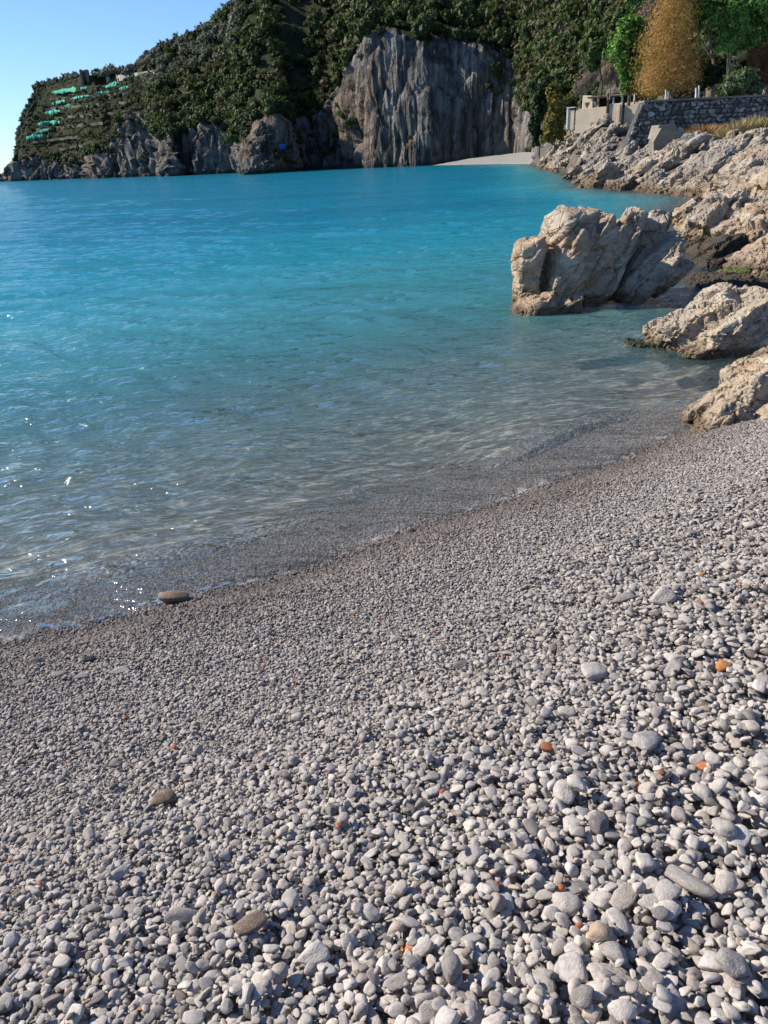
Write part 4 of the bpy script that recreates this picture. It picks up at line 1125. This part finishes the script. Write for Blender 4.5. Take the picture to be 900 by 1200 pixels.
# ------------------------------------------------------------------ pebbles
M_PEB = mat_pebble('grey_pebble')
def pebble_mesh(seed, sub):
    bm = bmesh.new(); bmesh.ops.create_icosphere(bm, subdivisions=sub, radius=1.0)
    me = bpy.data.meshes.new('pebble_shape'); bm.to_mesh(me); bm.free()
    n = len(me.vertices); P = np.empty(n * 3, np.float32); me.vertices.foreach_get('co', P); P = P.reshape(-1, 3).astype(float)
    r = np.random.default_rng(seed)
    D = P.copy()
    rad = np.ones(n)
    for k in range(r.integers(5, 11)):          # worn flats
        d = unit(r.normal(size=3)); lim = r.uniform(.45, .85); h = D @ d
        rad = np.where(h * rad > lim, lim / np.maximum(h, .01) * .94 + rad * .06, rad)
    rad = rad * (1 + .13 * vnoise(D * 1.3 + seed * 9.1, seed) + .05 * vnoise(D * 3.1 + seed, seed + 5))
    P = D * rad[:, None]
    P -= P.mean(0); P /= np.abs(P).max(0)
    me.vertices.foreach_set('co', P.astype(np.float32).ravel()); me.polygons.foreach_set('use_smooth', np.full(len(me.polygons), True)); me.update()
    me.materials.append(M_PEB); return me
SHAPES = [pebble_mesh(k, 3) for k in range(16)]
SMALL = [pebble_mesh(40 + k, 2) for k in range(14)]
def pebbles():
    r = np.random.default_rng(21)
    res = .0045; X0, Y0, X1, Y1 = -4.6, .2, 4.6, 8.4
    nx, ny = int((X1 - X0) / res), int((Y1 - Y0) / res)
    gx = X0 + (np.arange(nx) + .5) * res; gy = Y0 + (np.arange(ny) + .5) * res
    # coarse evaluation, then upsample
    cs = 10; cx = gx[::cs]; cy = gy[::cs]
    CX, CY = np.meshgrid(cx, cy); cz = ground_z(CX, CY)
    def up(a):
        b = np.empty((len(cy), nx))
        for i in range(len(cy)): b[i] = np.interp(gx, cx, a[i])
        o = np.empty((ny, nx))
        ii = np.clip(np.searchsorted(cy, gy) - 1, 0, len(cy) - 2); f = ((gy - cy[ii]) / (cy[ii + 1] - cy[ii]))[:, None]
        return b[ii] * (1 - f) + b[ii + 1] * f
    H = up(cz).astype(np.float32); B = H.copy()
    out = []
    def size_at(x, y):
        s = beach_s(x, y); dx, dy = x - P0[0], y - P0[1]; t = dx * EB[0] + dy * EB[1]
        w = s + .35 * t
        return .92 * (.0078 + .0018 * np.exp(-((s - .15) / .3) ** 2) + .0033 * smooth01(w, 1.0, 2.2) + .0062 * smooth01(w, 2.0, 3.3))
    def put(x, y, a, b, c, yaw, small, kind=None, sink=0.0, tilt=None, mesh=None):
        m = int(a / res) + 2
        i = int((x - X0) / res); j = int((y - Y0) / res)
        if i < m or j < m or i >= nx - m or j >= ny - m: return
        u = (np.arange(i - m, i + m + 1) + .5) * res + X0 - x; v = (np.arange(j - m, j + m + 1) + .5) * res + Y0 - y
        ca, sa = math.cos(yaw), math.sin(yaw)
        e2 = ((u[None, :] * ca + v[:, None] * sa) / a) ** 2 + ((-u[None, :] * sa + v[:, None] * ca) / b) ** 2
        msk = e2 < 1
        if not msk.any(): return
        dome = c * np.sqrt(np.maximum(1 - e2, 0)); patch = H[j - m:j + m + 1, i - m:i + m + 1]
        q = (patch + dome)[msk]
        zc = .55 * q.max() + .45 * q.mean() - sink
        H[j - m:j + m + 1, i - m:i + m + 1] = np.where(msk, np.maximum(patch, zc + dome), patch)
        tl = tilt or (r.normal(0, .3), r.normal(0, .3))
        out.append((x, y, zc, a, b, c, yaw, tl[0], tl[1], small, kind, mesh))
    # spots: visible wedge plus a margin
    def spots(N):
        x = r.uniform(X0 + .1, X1 - .1, N); y = r.uniform(Y0 + .1, Y1 - .1, N)
        z = ground_z(x, y); px, py, f = project(np.stack([x, y, z], 1)); s = beach_s(x, y)
        ok = (f > .2) & (px > -170) & (px < 1070) & (py < 1330) & (s > -2.2) & (land_d(x, y) < .6)
        return x[ok], y[ok], s[ok]
    # fine gravel of the lower beach: laid as two loose layers
    x, y, s = spots(680000)
    k = (s < 1.5 + r.normal(0, .12, len(s))) & (r.random(len(s)) < smooth01(s, -2.1, -.5)); x, y = x[k], y[k]
    a0 = size_at(x, y) * np.clip(np.exp(r.normal(0, .36, len(x))), .5, 2.4)
    b_ = a0 * r.uniform(.62, .95, len(x)); c_ = b_ * r.uniform(.45, .85, len(x))
    lift = r.random(len(x)); top_ = lift > .45
    GRAV = dict(L=np.stack([x, y, ground_z(x, y) - .006 + lift * .016 - np.maximum(a0 - .012, 0) * .3], 1), S=np.stack([a0, b_, c_], 1),
                R=np.stack([r.normal(0, .4, len(x)), r.normal(0, .4, len(x)), r.uniform(0, 6.28, len(x))], 1), V=r.integers(0, 14, len(x)))
    # the beach beyond the margins of the view: loose layers of larger stones
    nm = 150000; x = r.uniform(-8, 9, nm); y = r.uniform(-1.5, 9, nm); z = ground_z(x, y)
    px, py, f = project(np.stack([x, y, z], 1)); s = beach_s(x, y)
    inside = (f > .2) & (px > -165) & (px < 1065) & (py < 1325) & (x > X0 + .1) & (x < X1 - .1) & (y > Y0 + .1) & (y < Y1 - .1)
    k = ~inside & (s > -1.2) & (land_d(x, y) < .4) & (np.hypot(x, y) < 9); x, y, z = x[k], y[k], z[k]
    a0 = np.maximum(size_at(x, y), .015) * np.clip(np.exp(r.normal(0, .36, len(x))), .55, 2.2); b_ = a0 * r.uniform(.55, .92, len(x)); c_ = b_ * r.uniform(.42, .82, len(x))
    EDGE = dict(L=np.stack([x, y, z + r.random(len(x)) * .03 - .004], 1), S=np.stack([a0, b_, c_], 1),
                R=np.stack([r.normal(0, .35, len(x)), r.normal(0, .35, len(x)), r.uniform(0, 6.28, len(x))], 1), V=r.integers(0, 16, len(x)))
    # upper beach: stones settled one by one
    x, y, s = spots(480000)
    k = s > 1.35 + r.normal(0, .12, len(s)); x, y, s = x[k], y[k], s[k]
    a0 = size_at(x, y)
    keep = r.random(len(x)) < np.clip((.0098 / a0) ** 1.8, .08, 1)
    x, y, a0 = x[keep], y[keep], a0[keep]
    s = beach_s(x, y)
    bright = r.random(len(x))
    ln = np.clip(np.exp(r.normal(0, .40, len(x))), .45, 2.6) * a0
    big = (r.random(len(x)) < .015) & (s > 1.2); ln = np.where(big, ln * r.uniform(1.4, 2.0, len(x)), ln)
    order = r.permutation(len(x))
    bx, by = x[order], y[order]; ls = ln[order]
    # first a carpet, then later stones choose hollows
    for k in range(len(bx)):
        X_, Y_ = bx[k], by[k]
        if k > len(bx) * .3:
            best = 9
            for _ in range(3):
                xx = X_ + r.uniform(-.05, .05); yy = Y_ + r.uniform(-.05, .05)
                i = int((xx - X0) / res); j = int((yy - Y0) / res)
                if 0 <= i < nx and 0 <= j < ny and H[j, i] - B[j, i] < best: best = H[j, i] - B[j, i]; q = (xx, yy)
            X_, Y_ = q
        a = ls[k]; b = a * r.uniform(.52, .92); c = b * r.uniform(.42, .82)
        put(X_, Y_, a, b, c, r.uniform(0, 3.14), a < .012)
    n_plain = len(out)
    # marked stones, by photo pixel: px, py, half-length px, half-width px, thickness, picture angle, kind, label
    feats = [
        (800, 1050, 31, 10, .6, -52, 'grey', 'long grey finger shaped stone lying among the pale pebbles'),
        (843, 802, 10, 7, .6, 0, 'orange', 'orange brown brick fragment among the grey pebbles'),
        (693, 799, 16, 11, .6, 10, 'white', 'whitish rough stone alone among fine pebbles'),
        (775, 713, 17, 11, .7, 10, 'white', 'rough pale block of stone casting a shadow on the upper beach'),
        (733, 711, 16, 6, .6, 15, 'grey', 'flat grey stone beside the rough pale block'),
        (297, 1103, 17, 9, .6, 40, 'brown', 'dark brown tilted stone among smaller pebbles'),
        (197, 945, 15, 8, .6, 10, 'brown', 'flat brown grey stone on fine gravel'),
        (215, 1083, 19, 8, .6, 5, 'grey', 'long rough grey stone with pitted surface'),
        (371, 1136, 19, 11, .6, 12, 'white', 'large smooth pale pebble near the brown tilted stone'),
        (698, 1129, 14, 11, .6, 0, 'tan', 'rounded cream stone with brown stain'),
        (675, 944, 11, 10, .7, 0, 'white', 'smooth egg shaped light grey pebble'),
        (850, 1157, 15, 14, .7, 30, 'grey', 'big rounded grey pebble with dark patches'),
        (753, 1027, 11, 10, .7, 0, 'white', 'round whitish pebble next to the long finger shaped stone'),
        (141, 787, 12, 5, .5, 15, 'white', 'flat pale slab lying on the damp gravel near the water'),
        (98, 794, 10, 4, .5, 10, 'grey', 'flat grey slab in a row by the water edge'),
        (68, 792, 10, 4.5, .5, 12, 'grey', 'flat grey slab in a row by the water edge'),
        (24, 802, 9, 4, .5, 12, 'grey', 'flat grey slab in a row by the water edge'),
        (43, 776, 8, 5, .6, 10, 'grey', 'rounded grey stone washed by the water at the edge'),
        (105, 775, 7, 4.5, .7, 5, 'dark', 'dark wet stone at the water edge'),
        (467, 627, 4, 3, .8, 0, 'dark', 'small black stone on the gravel rim at the water edge'),
        (483, 624, 4, 3, .8, 0, 'dark', 'small black stone on the gravel rim at the water edge'),
        (205, 706, 17, 8, .8, 15, 'tan', 'tan rock lying in the shallow water'),
        (819, 723, 4, 3, .6, 0, 'red', 'small red brick chip on the upper beach'),
        (771, 930, 4, 3.5, .6, 0, 'red', 'small red brick chip between large pale pebbles'),
        (519, 941, 4, 3, .6, 0, 'red', 'small red brick chip among grey pebbles'),
        (655, 1063, 5, 4, .6, 0, 'red', 'small red brick chip below the pale pebbles'),
        (582, 1058, 4, 3, .6, 0, 'red', 'tiny brick red chip among the pebbles'),
        (205, 880, 4, 3, .6, 0, 'red', 'tiny brick red chip on fine damp gravel'),
    ]
    for px, py, aw, bw, th, ang, kind, lb in feats:
        d = ray(px, py); z = .9
        for _ in range(12):
            t = (z - CAM_H) / d[2]; p = d * t; z = float(ground_z(np.array([p[0]]), np.array([p[1]]))[0])
        sl_ = np.linalg.norm(p) ; m = sl_ / FPX * 1.0
        a = aw * m * 1.02; b = bw * m * 1.25; b = min(b, a)
        put(p[0], p[1], a, b, b * th, math.radians(ang) + .0, False, kind, b * th * .15, (r.normal(0, .08), r.normal(0, .08)))
    # a few rows of flat stones etc. done; choose the individuals that show largest
    P = np.array([(q[0], q[1], q[2]) for q in out]); A = np.array([q[3] for q in out]); Bm = np.array([q[4] for q in out])
    px, py, f = project(P)
    ii = ((P[:, 0] - X0) / res).astype(int); jj = ((P[:, 1] - Y0) / res).astype(int)
    topz = P[:, 2] + np.array([q[5] for q in out])
    vis = (px > 2) & (px < 898) & (py < 1196) & (H[jj, ii] < topz + .006)
    app = np.where(vis, A * Bm / f ** 2, 0)
    app[n_plain:] = 0
    chosen = set(np.argsort(-app)[:296].tolist())
    tints = {'grey': (.30, .29, .275), 'white': (.55, .53, .49), 'brown': (.22, .17, .12), 'tan': (.42, .33, .23), 'orange': (.46, .20, .06), 'dark': (.03, .028, .028), 'red': (.42, .13, .06)}
    tm = {k: mat_pebble(k + '_stone', v) for k, v in tints.items()}
    def place(q, name, me):
        o = link(name, me); o.location = q[:3]; o.rotation_euler = (q[7], q[8], q[6]); o.scale = q[3:6]; return o
    tinted = {}
    R_, S_, L_, V_ = {0: [], 1: []}, {0: [], 1: []}, {0: [], 1: []}, {0: [], 1: []}
    for k, q in enumerate(out):
        if k >= n_plain:
            pass
        elif k in chosen:
            o = place(q, 'pebble', SHAPES[k % 16]); tag(o, ('large ' if q[3] > .034 else '') + ('long narrow' if q[4] < .62 * q[3] else 'flat' if q[5] < .55 * q[4] else 'rounded') + ' limestone pebble lying among others on the upper beach', 'pebble', 'larger pebbles of the beach')
        else:
            g = 1 if q[9] else 0
            L_[g].append(q[:3]); R_[g].append((q[7], q[8], q[6])); S_[g].append(q[3:6]); V_[g].append(k % (14 if g else 16))
    kf = 0
    for k in range(n_plain, len(out)):
        q = out[k]; key = (q[10], k % 5)
        if key not in tinted:
            me = SHAPES[(k * 5) % 16].copy(); me.materials.clear(); me.materials.append(tm[q[10]]); tinted[key] = me
        o = place(q, {'red': 'brick_chip', 'orange': 'brick_fragment'}.get(q[10], 'stone'), tinted[key])
        lb = feats[k - n_plain][7]
        tag(o, lb, {'red': 'brick chip', 'orange': 'brick'}.get(q[10], 'stone'), {'flat grey slab in a row by the water edge': 'flat stones by the water', 'small black stone on the gravel rim at the water edge': 'black stones by the water'}.get(lb))
    L_[0] = np.concatenate([np.array(L_[0]), EDGE['L']]); S_[0] = np.concatenate([np.array(S_[0]), EDGE['S']]); R_[0] = np.concatenate([np.array(R_[0]), EDGE['R']]); V_[0] = np.concatenate([np.array(V_[0], int), EDGE['V']])
    L_[1] = np.concatenate([np.array(L_[1]).reshape(-1, 3), GRAV['L']]); S_[1] = np.concatenate([np.array(S_[1]).reshape(-1, 3), GRAV['S']])
    R_[1] = np.concatenate([np.array(R_[1]).reshape(-1, 3), GRAV['R']]); V_[1] = np.concatenate([np.array(V_[1], int), GRAV['V']])
    for g, nm, lb, sh in ((0, 'pebbles', 'countless grey pebbles covering the upper beach', SHAPES), (1, 'gravel', 'fine grey gravel of the lower beach and water edge', SMALL)):
        o = gn_scatter(nm, L_[g], R_[g], S_[g], V_[g], sh); tag(o, lb, 'pebbles' if g == 0 else 'gravel')
    print('PEBBLES', len(out), len(L_[0]), len(L_[1]))
pebbles()
